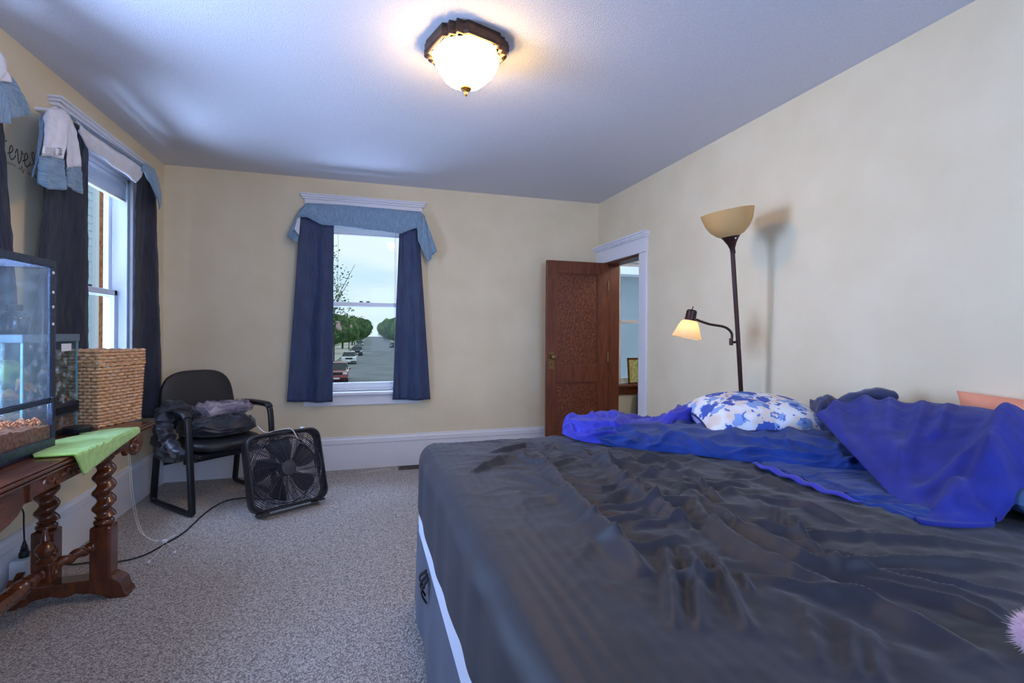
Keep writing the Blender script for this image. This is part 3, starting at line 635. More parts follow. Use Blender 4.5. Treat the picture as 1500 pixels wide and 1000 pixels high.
for y in (TY0 + .08, TY1 - .08): MB().box(-1.498, -1.122, y - .011, y + .011, .64, .723).build('end_apron', M['walnut'], T_, smooth=False, bevel=.003, world=og)
for s in (1, -1):
    b = MB(); c = ymid + s * .95                              # scroll with a pierced ring
    ring = [(-1.096, c + .034 * math.cos(a), .668 + .03 * math.sin(a)) for a in [k * 2 * PI / 20 for k in range(20)]]
    b.tube(ring, .009, 8, closed=True); b.build('scroll_carving', M['walnut'], ap_, world=og)
    MB().ball((-1.097, c - .006, .672), .014).build('scroll_eye', M['walnutv'], ap_, world=og)
    MB().lathe([(.034, 0), (.034, .003), (.0, .003)], (-1.0985, c, .668), 20, Matrix.Rotation(PI / 2, 3, 'Y')).build('scroll_hole_shade', M['regdark'], ap_, world=og)  # near-black disc paints in the shade of the pierced hole
    MB().ball((-1.096, ymid + s * .775, .694), .022, sc=(1, 1.15, 1)).build('boss', M['walnutv'], ap_, world=og)
    MB().box(-1.124, -1.088, ymid + s * .14 - .007, ymid + s * .14 + .007, .655, .724).build('apron_pilaster', M['walnut'], ap_, smooth=False, bevel=.002, world=og)
    b = MB()                                                  # leaf relief
    for k in range(7):
        y0 = ymid + s * (.22 + .036 * k)
        b.tube(smooth_poly([(-1.097, y0, .69), (-1.095, y0 + s * .012, .69 + .02 * math.cos(k * 1.7)), (-1.097, y0 + s * .03, .69 + .012 * math.sin(k * 2.1))], 4), [.003 + .004 * math.sin(PI * q / 8) for q in range(9)], 6)
    b.build('leaf_carving', M['walnut'], ap_, world=og)
def twist_leg(x, y):
    L_ = MB().box(x - .042, x + .042, y - .042, y + .042, .085, .335).build('leg', M['walnutv'], T_, smooth=False, bevel=.010, world=og)
    prof = [(.034, .335), (.04, .345), (.04, .355), (.03, .362), (.036, .372)]
    zz = [.372 + (.655 - .372) * k / 70 for k in range(71)]
    def tw(r, z, a):
        if .375 < z < .65: return r * (1 + .27 * math.cos(a - (z - .372) * 2 * PI / .072 * 1.0))
        return r
    MB().lathe(prof + [(.037, z) for z in zz] + [(.036, .66), (.028, .668), (.036, .676), (.04, .69), (.044, .70), (.044, .724)], (x, y, 0), 28, twist=tw).build('barley_twist', M['walnutv'], L_, ang=60, world=og)
XF, XB_ = -1.160, -1.378
for y in (2.755, ymid * 2 - 2.755):
    twist_leg(XF, y); twist_leg(XB_, y)
    # trestle foot with scalloped underside and scroll toes
    pr = [(-1.53, .0), (-1.47, .0), (-1.455, .012), (-1.40, .032), (-1.34, .042), (-1.31, .03), (-1.28, .03), (-1.25, .042), (-1.19, .032), (-1.135, .012), (-1.12, 0), (-1.045, .0), (-1.05, .016), (-1.062, .03), (-1.068, .052), (-1.075, .072), (-1.09, .085), (-1.11, .098), (-1.13, .104), (-1.145, .095), (-1.46, .095), (-1.475, .104), (-1.49, .098), (-1.512, .07), (-1.52, .03)]
    MB().prism(pr, lambda a, z, d: (a, d, z), y - .045, y + .045).build('trestle_foot', M['walnutv'], T_, smooth=False, bevel=.006, world=og)
# stretcher
sy = 2.755; by = 2.56; xc = -1.285
def twrod(p, q, r, pitch=.06, n=40):
    p, q = Vector(p), Vector(q); dr = q - p; rm = Vector((0, 0, 1)).rotation_difference(dr.normalized()).to_matrix(); L_ = dr.length
    pf = [(r * .8, 0), (r * 1.15, .008), (r * 1.15, .018), (r * .85, .022)] + [(r, .024 + (L_ - .048) * k / n) for k in range(n + 1)] + [(r * .85, L_ - .022), (r * 1.15, L_ - .018), (r * 1.15, L_ - .008), (r * .8, L_)]
    return MB().lathe(pf, p, 18, rm, twist=lambda rr, z, a: rr * (1 + (.24 * math.cos(a - z * 2 * PI / pitch) if .026 < z < L_ - .026 else 0)))
for s, yb, bb_ in ((1, 2.755, by), (-1, 2 * ymid - 2.755, 2 * ymid - by)):
    for x in (XF - .03, XB_ + .03): twrod((x, yb - s * .02, .245), (xc, bb_, .225), .021).build('stretcher_arm', M['walnutv'], T_, ang=60, world=og)
    bk = MB().box(xc - .03, xc + .03, bb_ - .03, bb_ + .03, .18, .262).build('stretcher_block', M['walnutv'], T_, smooth=False, bevel=.006, world=og)
    MB().lathe([(.022, 0), (.022, .004), (.014, .006), (.012, .003), (.007, .003), (.006, .008), (.0, .009)], (xc + .03, bb_, .222), 20, Matrix.Rotation(PI / 2, 3, 'Y')).build('rosette', M['walnutv'], bk, world=og)
    MB().lathe([(.026, .26), (.03, .27), (.016, .28), (.03, .298), (.036, .315), (.026, .335), (.012, .345), (.017, .355), (.012, .372), (.008, .40), (.0, .402)], (xc, bb_, 0), 18).build('finial', M['walnutv'], bk, world=og)
    e = bb_ - s * .03
    rmy = Matrix.Rotation(s * PI / 2, 3, 'X')
    MB().lathe([(.018, 0), (.022, .01), (.016, .018), (.024, .03), (.028, .06), (.03, .085), (.022, .095), (.028, .1), (.034, .115), (.034, .15), (.028, .165), (.022, .17), (.026, .176)], (xc, e, .225), 20, rmy).build('turned_section', M['walnutv'], bk, world=og)
MB().tube([(xc, by - .2, .225), (xc, 2 * ymid - by + .2, .225)], .034, 8).build('octagonal_stretcher', M['walnutv'], T_, ang=20, world=og)
b = MB(); pr = [(0, 0), (.02, -.01), (.07, .0), (.12, .02), (.16, .05), (.19, .085), (.17, .09), (.14, .07), (.12, .085), (.10, .06), (.06, .05), (.02, .055), (0, .04)]
b.prism(pr, lambda a, z, d: (d, 2.42 + a, .125 + z), -1.40, -1.375); b.build('carved_bracket', M['walnutv'], T_, smooth=False, bevel=.004, world=og)
MB().box(xc - .11, xc, 2.43, 2.45, .14, .17).build('bracket_peg', M['walnutv'], T_, smooth=False, world=og)

# ------------------------------------------------------------------ terrarium
def glassbox(R, x0, x1, y0, y1, z0, z1, m, og, fr=.0):
    for nm, q in (('front_glass', (x1 - .004, x1, y0, y1)), ('back_glass', (x0, x0 + .004, y0, y1)), ('side_glass', (x0, x1, y0, y0 + .004)), ('side_glass', (x0, x1, y1 - .004, y1))):
        MB().box(q[0], q[1], q[2], q[3], z0, z1).build(nm, m if nm[0] == 'f' else M['panetank'], R, smooth=False, world=og)
gx0, gx1, gy0, gy1, gz0, gz1 = -1.508, -1.22, 1.98, 2.495, TZ + .002, 1.53
t = thing('glass_terrarium', 'tall black framed glass terrarium with reddish soil', 'terrarium', ((gx0 + gx1) / 2, (gy0 + gy1) / 2, gz0)); og = t.location.copy()
glassbox(t, gx0 + .004, gx1 - .004, gy0 + .004, gy1 - .004, gz0 + .03, gz1 - .02, M['panedirty'], og)
w = .018
for nm, z0, z1 in (('bottom_rim', gz0, gz0 + .045), ('top_rim', gz1 - .03, gz1)):
    b = MB(); b.box(gx1 - w, gx1, gy0, gy1, z0, z1); b.box(gx0, gx0 + w, gy0, gy1, z0, z1); b.box(gx0 + w, gx1 - w, gy0, gy0 + w, z0, z1); b.box(gx0 + w, gx1 - w, gy1 - w, gy1, z0, z1)
    b.build(nm, M['tankframe'], t, smooth=False, bevel=.003, world=og)
for x, y in ((gx1 - .02, gy1 - .02), (gx1 - .02, gy0), (gx0, gy0), (gx0, gy1 - .02)):
    MB().box(x, x + .02, y, y + .02, gz0 + .045, gz1 - .03).build('corner_post', M['tankframe'], t, smooth=False, bevel=.003, world=og)
MB().box(gx1 - .006, gx1 + .001, gy1 - .045, gy1 - .022, gz0 + .2, gz1 - .03).build('door_stile', M['tankframe'], t, smooth=False, world=og)
b = MB()
for k in range(3): b.box(gx1 - .004, gx1 + .006, gy0 + .01, gy1 - .01, .948 + k * .008, .954 + k * .008)
b.build('vent_rail', M['tankframe'], t, smooth=False, world=og)
lt = MB().box(gx1 + .002, gx1 + .016, gy1 - .045, gy1 - .015, .925, .975).build('latch', M['blkplastic'], t, smooth=False, bevel=.005, world=og)
for z in (1.27, 1.34, 1.40, 1.48): MB().ball((gx1 + .001, gy1 - .024, z), .008, sc=(.3, 1, .8)).build('silicone_drop', M['paper'], t, world=og)
MB().box(gx1 - .002, gx1 + .008, gy0 + .02, gy1 - .12, gz0 + .012, gz0 + .05).build('front_lip', M['tankframe'], t, smooth=False, bevel=.003, world=og)
n = 30; P = []
for i in range(n + 1):
    row = []
    for j in range(n + 1):
        x = lerp(gx0 + .01, gx1 - .01, i / n); y = lerp(gy0 + .01, gy1 - .01, j / n)
        z = gz0 + .095 + .02 * nz(x * 9, y * 9) + .045 * max(0, 1 - (j / n) * 1.2) * (i / n) + .008 * nz(x * 60, y * 60)
        row.append((x, y, z))
    P.append(row)
b = MB().grid(P)
for i in range(n + 1): pass
edge = [P[i][0] for i in range(n + 1)] + [P[n][j] for j in range(1, n + 1)] + [P[i][n] for i in range(n - 1, -1, -1)] + [P[0][j] for j in range(n - 1, 0, -1)]
b.grid([edge, [(p[0], p[1], gz0 + .032) for p in edge]], cv=True)
b.build('soil', M['soil'], t, world=og)
b = MB(); rnd = random.Random(3)
for k in range(260):
    y = rnd.uniform(gy0 + .03, gy1 - .02); x = rnd.uniform(gx1 - .16, gx1 - .02); z = gz0 + .105 + .045 * max(0, 1 - (y - gy0) / (gy1 - gy0) * 1.2) + rnd.uniform(0, .02)
    a = rnd.uniform(0, 2 * PI); l = rnd.uniform(.01, .03)
    b.tube([(x, y, z), (min(gx1 - .008, x + l * .5 * math.cos(a)), y + l * .5 * math.sin(a), z + .006), (min(gx1 - .008, x + l * math.cos(a)), min(gy1 - .01, y + l * math.sin(a)), z - .002)], .0022, 4)
mo = b.build('moss', M['moss'], t, world=og); mo['kind'] = 'stuff'
# ------------------------------------------------------------------ smaller tank beyond it
sx0, sx1, sy0, sy1, sz0, sz1 = -1.508, -1.352, 2.53, 2.945, TZ + .002, 1.225
t = thing('plastic_vivarium', 'smaller vented vivarium holding a gourd and leaves, between terrarium and basket', 'vivarium', ((sx0 + sx1) / 2, (sy0 + sy1) / 2, sz0)); og = t.location.copy()
glassbox(t, sx0 + .002, sx1 - .002, sy0 + .002, sy1 - .002, sz0 + .015, sz1 - .03, M['fogged'], og)
MB().box(sx0 - .0, sx1 + .006, sy0 - .006, sy1 + .006, sz1 - .035, sz1).build('lid', M['tankwhite'], t, smooth=False, bevel=.004, world=og)
MB().box(sx0, sx1, sy0, sy1, sz0, sz0 + .018).build('base', M['tankframe'], t, smooth=False, bevel=.003, world=og)
for y in (sy0, sy1 - .008): MB().box(sx1 - .006, sx1 + .002, y, y + .008, sz0 + .018, sz1 - .035).build('glass_edge', M['silicone'], t, smooth=False, world=og)
v = MB().box(sx1, sx1 + .008, sy0 + .004, sy1 - .004, .845, .90).build('vent_strip', M['tankframe'], t, smooth=False, bevel=.002, world=og)
b = MB()
for k in range(26): b.box(sx1 + .0075, sx1 + .0095, sy0 + .09 + k * .0118, sy0 + .096 + k * .0118, .853, .885)
b.build('vent_slots', M['regdark'], v, smooth=False, world=og)
MB().box(sx1 + .0, sx1 + .001, sy1 - .14, sy1 - .06, 1.145, 1.18).build('paper_label', M['paper'], t, smooth=False, world=og)
b = MB().box(sx0 + .008, sx1 - .008, sy0 + .008, sy1 - .008, sz0 + .02, .90); P = []
for i in range(13):
    P.append([(lerp(sx0 + .008, sx1 - .008, i / 12), lerp(sy0 + .008, sy1 - .008, j / 24), .90 + .045 * abs(nz(i * .4, j * .35)) + .01 * nz(i, j)) for j in range(25)])
b.grid(P); b.build('soil', M['soil'], t, world=og)
MB().ball((-1.44, 2.60, 1.06), .06, 20, 12, (1, 1.1, .95), lambda d: 1 + .04 * math.cos(6 * math.atan2(d.y, d.x))).build('gourd', M['gourd'], t, world=og)
rnd = random.Random(5)
for k in range(14):
    c = Vector((rnd.uniform(-1.46, -1.38), rnd.uniform(2.57, 2.88), rnd.uniform(.95, 1.06))); a = rnd.uniform(0, PI); l = rnd.uniform(.03, .055)
    dx, dy = math.cos(a) * l, math.sin(a) * l; dx *= .4
    P = []
    for i in range(7):
        s_ = i / 6; wd = .02 * math.sin(PI * s_) + .001
        P.append([c + Vector((dx * (s_ - .5) * 2 - wd * q * math.sin(a) * .6, dy * (s_ - .5) * 2 + wd * q * math.cos(a) * .6, .02 * math.sin(3 * s_ + k) + .5 * wd * abs(q) + wd * q * .7)) for q in (-1, -.4, 0.001, .4, 1)])
    MB().grid(P).build('dry_leaf', M['leaf_o'] if k % 3 else M['moss'], t, solid=.002, world=og)
# bottle on the vivarium lid
t = thing('dark_bottle', 'dark blue screw-cap bottle standing on the vivarium lid', 'bottle', (-1.43, 2.625, sz1))
MB().lathe([(.0, 0), (.046, 0), (.05, .006), (.05, .062), (.046, .076), (.034, .09), (.024, .096), (.022, .102)], (0, 0, 0), 28).build('bottle_body', M['bottle'], t)
MB().lathe([(.0, .128), (.024, .128), (.027, .124), (.027, .1), (.0, .1)], (0, 0, 0), 28, twist=lambda r, z, a: r * (1 + .02 * math.cos(24 * a))).build('cap', M['blkplastic'], t)
# puck, cloth
tag(MB().lathe([(.0, 0), (.055, 0), (.057, .004), (.057, .022), (.053, .026), (.0, .026)], (-1.285, 2.80, TZ + .008), 36).build('jar_lid', M['puck']), 'round black jar lid lying on the green cloth', 'lid')
sm0 = lambda t: max(0, min(1, t))
P = []
for i in range(41):
    u = i / 40; y = lerp(2.30, 2.86, u); row = []
    hang = (.088 * sm0(u / .13) if u < .13 else lerp(.088, .016, ((u - .13) / .87) ** .8)) + .004
    xb = -1.19 - .10 * math.sin(PI * min(1, u * 1.15)) if u < .8 else lerp(-1.255, -1.16, (u - .8) / .2)
    for j in range(31):
        v = j / 30; Ltop = (-1.066 - xb); s_ = v * (Ltop + hang)
        if s_ < Ltop: p = Vector((xb + s_, y, TZ + .004 + .003 * max(0, nz(y * 14, s_ * 14))))
        else: p = Vector((-1.062 + .002 * nz(y * 10, s_ * 20), y - .02 * (s_ - Ltop) / .1 * (1 - u), TZ + .002 - (s_ - Ltop)))
        row.append(p)
    P.append(row)
tag(MB().grid(P).build('microfibre_cloth', M['green'], solid=.006, off=1), 'lime green microfibre cloth hanging over the carved table edge', 'cloth')

# ------------------------------------------------------------------ wicker basket
def basket():
    ang = math.radians(70); W_, Dp, Hh = .255, .24, .375       # local x along the long front face
    c0 = Vector((-1.262, 2.935, TZ + .006))
    R = thing('wicker_basket', 'honey wicker basket with a hinged lid on the far table end', 'basket', c0, (0, 0, ang))
    # local x to far end, local y to the wall side
    def rect(off, flare):
        x0, x1, y0, y1 = -flare - off, W_ + flare + off, -flare * 1 - off, Dp + flare + off
        pts = [(x0, y0), (x1, y0), (x1, y1), (x0, y1)]
        return pts
    def weave(b, z0, z1, rows, r, flare0, flare1):
        for k in range(rows):
            t = (k + .5) / rows; z = lerp(z0, z1, t); fl2 = lerp(flare0, flare1, t); q = rect(0, fl2); per = []
            for e in range(4):
                a, c = Vector(q[e] + (0,)), Vector(q[(e + 1) % 4] + (0,)); L_ = (c - a).length; n = int(round(L_ / .0075))
                nr = Vector(((c - a).y, -(c - a).x, 0)).normalized()
                for i in range(n):
                    s_ = i / n; ph = PI * (s_ * round(L_ / .021)) + (PI if k % 2 else 0)
                    edge = min(1, min(s_, 1 - s_) * 8)
                    per.append(a.lerp(c, s_) + nr * (.0092 * math.sin(ph + PI / 2) * edge) + Vector((0, 0, z)))
            b.tube(per, r, 6, closed=True)
    def stakes(b, z0, z1, f0, f1):
        q0, q1 = rect(0, f0), rect(0, f1)
        for e in range(4):
            L_ = (Vector(q0[e]) - Vector(q0[(e + 1) % 4])).length; n = int(round(L_ / .021))
            for i in range(n + 1):
                a = Vector(q0[e]).lerp(Vector(q0[(e + 1) % 4]), i / n); c = Vector(q1[e]).lerp(Vector(q1[(e + 1) % 4]), i / n)
                b.tube([(a.x, a.y, z0), (c.x, c.y, z1)], .0034, 5)
    b = MB(); weave(b, .004, .295, 17, .0086, 0, .010); stakes(b, 0, .295, 0, .010); b.box(.0, W_, .0, Dp, 0, .006); b.build('basket_body', M['wicker'], R, ang=80)
    l = MB(); weave(l, .318, .366, 3, .0084, .012, .012); stakes(l, .312, .368, .012, .012)
    for k in range(24):                                        # woven top
        y = lerp(-.008, Dp + .008, k / 23); l.tube([(lerp(-.01, W_ + .01, i / 40), y, .372 + .003 * math.sin(PI * i * .5 + PI * k)) for i in range(41)], .0056, 5)
    l.build('basket_lid', M['wicker'], R, ang=80)
    for z, f in ((.303, .014), (.312, .014), (.374, .014), (.0, .003)):
        q = rect(0, f); per = []
        for e in range(4):
            for i in range(24):
                p = Vector(q[e]).lerp(Vector(q[(e + 1) % 4]), i / 24); per.append((p.x, p.y, z + .003 * math.sin(i * PI / 2)))
        MB().tube(per, .0062, 6, closed=True).build('braided_rim', M['wicker'], R, ang=80)
basket()

# ------------------------------------------------------------------ guest chair
CH = thing('guest_chair', 'black leatherette sled-base guest chair in the room corner', 'chair', (-1.045, 4.135, 0), (0, 0, math.radians(42)))
for s in (-1, 1):
    x = s * .295
    lp = smooth_poly([(x, -.265, .06), (x, -.262, .022), (x, -.225, .016), (x, .0, .016), (x, .225, .016), (x, .265, .03), (x, .262, .08), (x, .215, .40), (x, .185, .60), (x, .165, .655), (x, .11, .668), (x, -.12, .668), (x, -.185, .655), (x, -.212, .60), (x, -.235, .38)], 6, closed=True)
    MB().tube(lp, .024, 10, closed=True, flat=((1, 0, 0), .55, 1)).build('side_frame', M['blkmetal'], CH, ang=60)
    MB().tube(smooth_poly([(x, .15, .682), (x, .05, .687), (x, -.08, .687), (x, -.17, .68), (x, -.2, .655)], 5), .021, 10, flat=((0, 0, 1), 1.35, .55)).build('armrest', M['vinylblk'], CH)
def cushion(w0, w1, h, tck, n=24, pw=3.2):
    P = []
    for i in range(n + 1):
        th = -PI / 2 + PI * i / n; row = []
        for j in range(48):
            a = 2 * PI * j / 48; c, s_ = math.cos(a), math.sin(a)
            rr = (abs(c) ** pw + abs(s_) ** pw) ** (-1 / pw); k = abs(math.cos(th)) ** .38
            yy = rr * s_ * k; ww = lerp(w0, w1, (yy + 1) / 2)
            row.append(Vector((rr * c * k * ww / 2, yy * h / 2, math.copysign(abs(math.sin(th)) ** .75, math.sin(th)) * tck / 2)))
        P.append(row)
    return P
P = cushion(.50, .47, .50, .085); 
MB().grid([[p + Vector((0, -.03 + .0, .425 + .012 * (1 - (p.y / .25) ** 2))) for p in r] for r in P], cv=True).build('seat', M['vinylblk'], CH)
MB().box(-.22, .22, -.2, .18, .355, .385).build('seat_pan', M['blkplastic'], CH, smooth=False, bevel=.01)
P = cushion(.56, .50, .45, .06)
rb = Matrix.Rotation(math.radians(90 - 10), 3, 'X')
MB().grid([[rb @ Vector((p.x, p.y, p.z + .12 * (p.x ** 2))) + Vector((0, .262, .715)) for p in r] for r in P], cv=True).build('backrest', M['vinylblk'], CH)
for s in (-1, 1): MB().tube(smooth_poly([(s * .12, .1, .37), (s * .12, .22, .38), (s * .12, .265, .46), (s * .12, .29, .62)], 5), .014, 8).build('back_support', M['blkmetal'], CH)
MB().tube([(-.295, .12, .30), (.295, .12, .30)], .012).build('cross_bar', M['blkmetal'], CH)
MB().tube([(-.295, -.16, .345), (.295, -.16, .345)], .014).build('cross_bar', M['blkmetal'], CH)
# clothes on the chair (built in the chair's own directions)
cm = Matrix.Translation((-1.045, 4.135, 0)) @ Matrix.Rotation(math.radians(42), 4, 'Z')
def crumple(cx, cy, lx, ly, z0, h, seed, n=46, m=36, fold=9, yfun=None):
    P = []
    for i in range(n + 1):
        row = []
        for j in range(m):
            th = PI * i / n - PI / 2; a = 2 * PI * j / m
            k = max(0, math.cos(th)) ** .45
            rr = (abs(math.cos(a)) ** 3 + abs(math.sin(a)) ** 3) ** (-1 / 3) * (1 + .10 * nz(2 * math.cos(a) + seed, 2 * math.sin(a), seed))
            x, y = rr * k * math.cos(a) * lx, rr * k * math.sin(a) * ly
            zz = (math.sin(th) + 1) / 2
            up = h * zz * (1 + .22 * nz(x * 6 + seed, y * 6, seed)) + (.030 * (max(0, 1 - 2.2 * abs(nz(x * 7 + 2 * nz(x * 5, y * 5, seed), y * 11, seed))) ** 2 - .4) + .014 * nz(x * 24, y * 24, seed + 5)) * min(1, zz * 2.2)
            d = .010 * nz(a * 4, zz * 9, seed + 2)
            row.append(Vector((cx + x * (1 + d * 6), cy + y * (1 + d * 6), z0 + max(0, up))))
        P.append(row)
    return P
def world_(P): return [[cm @ p for p in r] for r in P]
def jit(b, a=.016):
    b.v = [tuple(Vector(p) + Vector((nz(p[0] * 22, p[1] * 22, p[2] * 22), nz(p[0] * 22 + 9, p[1] * 22, p[2] * 22), nz(p[0] * 22, p[1] * 22 + 9, p[2] * 22))) * a
                  + Vector((1, .4, 0)) * a * .8 * max(0, 1 - 3 * abs(nz(p[0] * 14, p[1] * 14, p[2] * 34)))) for p in b.v]
    return b
J = thing('black_jacket', 'black nylon jacket heaped on the chair seat, sleeve over the left arm', 'jacket', cm @ Vector((.03, 0, .475))); og = J.location.copy()
MB().grid(world_(crumple(.02, -.0, .25, .20, .474, .14, 3.3, 60, 70)), cv=True).build('jacket_body', M['jacket'], J, ang=80, world=og)
sl = smooth_poly([(-.10, .02, .56), (-.20, .03, .665), (-.29, .04, .705), (-.335, .03, .665), (-.350, .0, .58), (-.345, -.03, .50), (-.33, -.06, .43)], 7)
rs = [.050 - .004 * math.sin(k * 1.3) - .0004 * k for k in range(len(sl))]
jit(MB().tube([cm @ p for p in smooth_poly(sl, 3)], [.048 + .004 * math.sin(k * .45) for k in range((len(sl) - 1) * 3 + 1)], 20)).build('sleeve', M['jacket'], J, ang=80, world=og)
st = smooth_poly([(-.30, .10, .67), (-.335, .06, .56), (-.345, -.10, .47), (-.34, -.20, .42), (-.335, -.14, .37), (-.33, .04, .36), (-.335, .14, .45), (-.33, .13, .58)], 6)
jit(MB().tube([cm @ p for p in smooth_poly(st, 3)], .024, 12, flat=((1, 0, 0), .5, 1.4)), .010).build('strap', M['jacket'], J, ang=80, world=og)
b = MB().grid(world_(crumple(.08, .05, .20, .13, .60, .09, 8.1, 50, 60, fold=13)), cv=True)
tag(b.build('plaid_shirt', M['shirt'], ang=80), 'crumpled grey lavender shirt lying on top of the black jacket', 'shirt')

# ------------------------------------------------------------------ box fan
F_ = thing('box_fan', 'black box fan leaning back against the guest chair', 'fan', (-.497, 3.732, .0), (math.radians(-19), 0, math.radians(30.2)))
S = .52; Dp = .105; rc = .075
def rrect(h, r, n=8):
    q = []
    for k, (sx_, sz_) in enumerate(((1, 1), (-1, 1), (-1, -1), (1, -1))):
        for i in range(n + 1):
            a = (k + i / n) * PI / 2
            q.append((sx_ * (h - r) + r * math.cos(a), sz_ * (h - r) + r * math.sin(a)))
    return q
cz = S / 2 + .012
P = []
for h, y in ((S / 2 - .022, -Dp + .012), (S / 2 - .016, -Dp), (S / 2 - .006, -Dp), (S / 2, -Dp + .008), (S / 2, -.008), (S / 2 - .006, 0), (S / 2 - .016, 0), (S / 2 - .022, -.012)):
    P.append([(x, y, cz + z) for x, z in rrect(h, rc if h > S / 2 - .01 else rc - .012)])
MB().grid(P, cu=True, cv=True).build('housing', M['blkplastic'], F_, ang=50)
def grille(y, name):
    b = MB(); lim = S / 2 - .018
    r = .052
    while r < .345:
        n = 72; seg = []
        pts = []
        for k in range(n + 1):
            a = 2 * PI * k / n; x, z = r * math.cos(a), r * math.sin(a)
            ins = abs(x) < lim and abs(z) < lim and not (abs(x) > lim - rc + .02 and abs(z) > lim - rc + .02 and math.hypot(abs(x) - (lim - rc + .02), abs(z) - (lim - rc + .02)) > rc - .02)
            if ins: pts.append((x, y - .006 * (1 - (r / .35) ** 2), cz + z))
            else:
                if len(pts) > 1: b.tube(pts, .0021, 4)
                pts = []
        if len(pts) > 1: b.tube(pts, .0021, 4)
        r += .0118
    for k in range(20):
        a0 = 2 * PI * k / 20; pts = []
        for i in range(14):
            rr = .05 + (.33 - .05) * i / 13; a = a0 + .35 * (rr - .05) / .28
            x, z = rr * math.cos(a), rr * math.sin(a)
            if abs(x) < lim and abs(z) < lim and math.hypot(max(0, abs(x) - (lim - rc + .02)), max(0, abs(z) - (lim - rc + .02))) < rc - .015: pts.append((x, y + .002 - .006 * (1 - (rr / .35) ** 2), cz + z))
        if len(pts) > 1: b.tube(pts, .0026, 4)
    for r in (.232,): b.tube([(r * math.cos(2 * PI * k / 64), y - .003, cz + r * math.sin(2 * PI * k / 64)) for k in range(64)], .0035, 6, closed=True)
    return b.build(name, M['grille'], F_, ang=60)
gr = grille(-Dp + .006, 'front_grille'); grille(-.006, 'rear_grille')
MB().lathe([(.0, .012), (.03, .011), (.048, .007), (.053, .0), (.053, -.01), (.0, -.01)], (0, -Dp - .002, cz), 36, Matrix.Rotation(PI / 2, 3, 'X')).build('hub_cap', M['greyplastic'], gr)
MB().lathe([(.05, -.03), (.05, .03), (.03, .035), (.0, .035)], (0, -Dp / 2, cz), 28, Matrix.Rotation(PI / 2, 3, 'X')).build('rotor_hub', M['blkplastic'], F_)
for k in range(5):
    a0 = 2 * PI * k / 5 + .3; P = []
    for i in range(9):
        rr = lerp(.045, .215, i / 8); wd = lerp(.30, .44, math.sin(PI * min(1, i / 8 * .8 + .1)))
        P.append([(rr * math.cos(a0 + wd * q + .25 * i / 8), -Dp / 2 + .032 * q - .003, cz + rr * math.sin(a0 + wd * q + .25 * i / 8)) for q in [-1 + 2 * j / 6 for j in range(7)]])
    MB().grid(P).build('blade', M['blkplastic'], F_, solid=.003)
for s in (-1, 1): MB().box(s * .19 - .03, s * .19 + .03, -Dp - .012, .0, 0.002, .016).build('foot', M['blkplastic'], F_, smooth=False, bevel=.005)
MB().tube(smooth_poly([(-.07, -Dp / 2, S + .004), (-.06, -Dp / 2, S + .018), (0, -Dp / 2, S + .022), (.06, -Dp / 2, S + .018), (.07, -Dp / 2, S + .004)], 5), .008, 8, flat=((0, 0, 1), 1.6, .8)).build('handle', M['greyplastic'], F_)
MB().lathe([(.0, .018), (.015, .018), (.018, .0), (.0, 0)], (.15, -Dp / 2, S + .011), 18).build('speed_knob', M['whiteplastic'], F_)
fm = Matrix.Translation((-.497, 3.732, 0)) @ Matrix.Rotation(math.radians(30.2), 4, 'Z') @ Matrix.Rotation(math.radians(-19), 4, 'X')
tag(MB().tube([fm @ p for p in smooth_poly([(-.10, .10, S + .10), (-.07, .05, S + .04), (-.03, -.02, S + .03), (.02, -.06, S + .032), (.05, -Dp - .012, S + .012), (.08, -Dp - .016, S - .06)], 6)], .003, 6).build('white_string', M['cordw']), 'short white string hanging over the top of the box fan', 'string')

# ------------------------------------------------------------------ bed
BX0, BX1, BY0, BY1, BZ = .238, 2.285, .34, 2.265, .745
P = []
for ins, z in ((0, .362), (0, .60), (.008, .64), (.04, .69), (.09, .712)):
    x0, x1, y0, y1 = BX0 + .003 + ins, BX1 - ins, BY0 + .01 + ins, BY1 - .012 - ins; row = []
    for cx0, cy0, a0 in ((x1, y1, 0), (x0, y1, 1), (x0, y0, 2), (x1, y0, 3)):
        for k in range(9):
            a = (a0 + k / 8) * PI / 2; rr = .05; sx_, sy_ = (1 if cx0 == x1 else -1), (1 if cy0 == y1 else -1)
            row.append((cx0 - sx_ * rr + rr * math.cos(a), cy0 - sy_ * rr + rr * math.sin(a), z))
    P.append(row)
b = MB().grid(P, cv=True); m_ = len(P[0]); b.f += [tuple(range(m_))[::-1], tuple(4 * m_ + k for k in range(m_))]
tag(b.build('mattress', M['mattress']), 'thick white mattress showing as a strip below the dark sheet', 'mattress')
BS = thing('box_spring', 'box spring in a navy cover on the carpet under the mattress', 'box spring', ((BX0 + BX1) / 2, (BY0 + BY1) / 2, 0)); og = BS.location.copy()
b = MB(); P = []
for k in range(5):
    z = lerp(.363, .03, k / 4); row = []
    for i in range(160):
        a = i / 160 * 4; e = int(a); f = a - e; q = ((BX0 + .004, BY0), (BX1, BY0), (BX1, BY1), (BX0 + .004, BY1)); c0, c1 = q[e], q[(e + 1) % 4]
        x, y = lerp(c0[0], c1[0], f), lerp(c0[1], c1[1], f); d = (.006 * math.sin(i * .9) * k / 4)
        row.append((x + (d if e == 3 else 0) + (-.004 * k if e == 3 else 0), y + (d if e == 2 else 0), z))
    P.append(row)
b.grid(P, cv=True); b.f.append(tuple(range(160)))
b.build('cover', M['boxspring'], BS, world=og, ang=50)
b = MB()
for x in (BX0 + .15, BX1 - .15):
    for y in (BY0 + .15, BY1 - .15): b.box(x - .03, x + .03, y - .03, y + .03, 0, .06)
b.build('frame_feet', M['blkplastic'], BS, smooth=False, world=og)
b = MB(); 
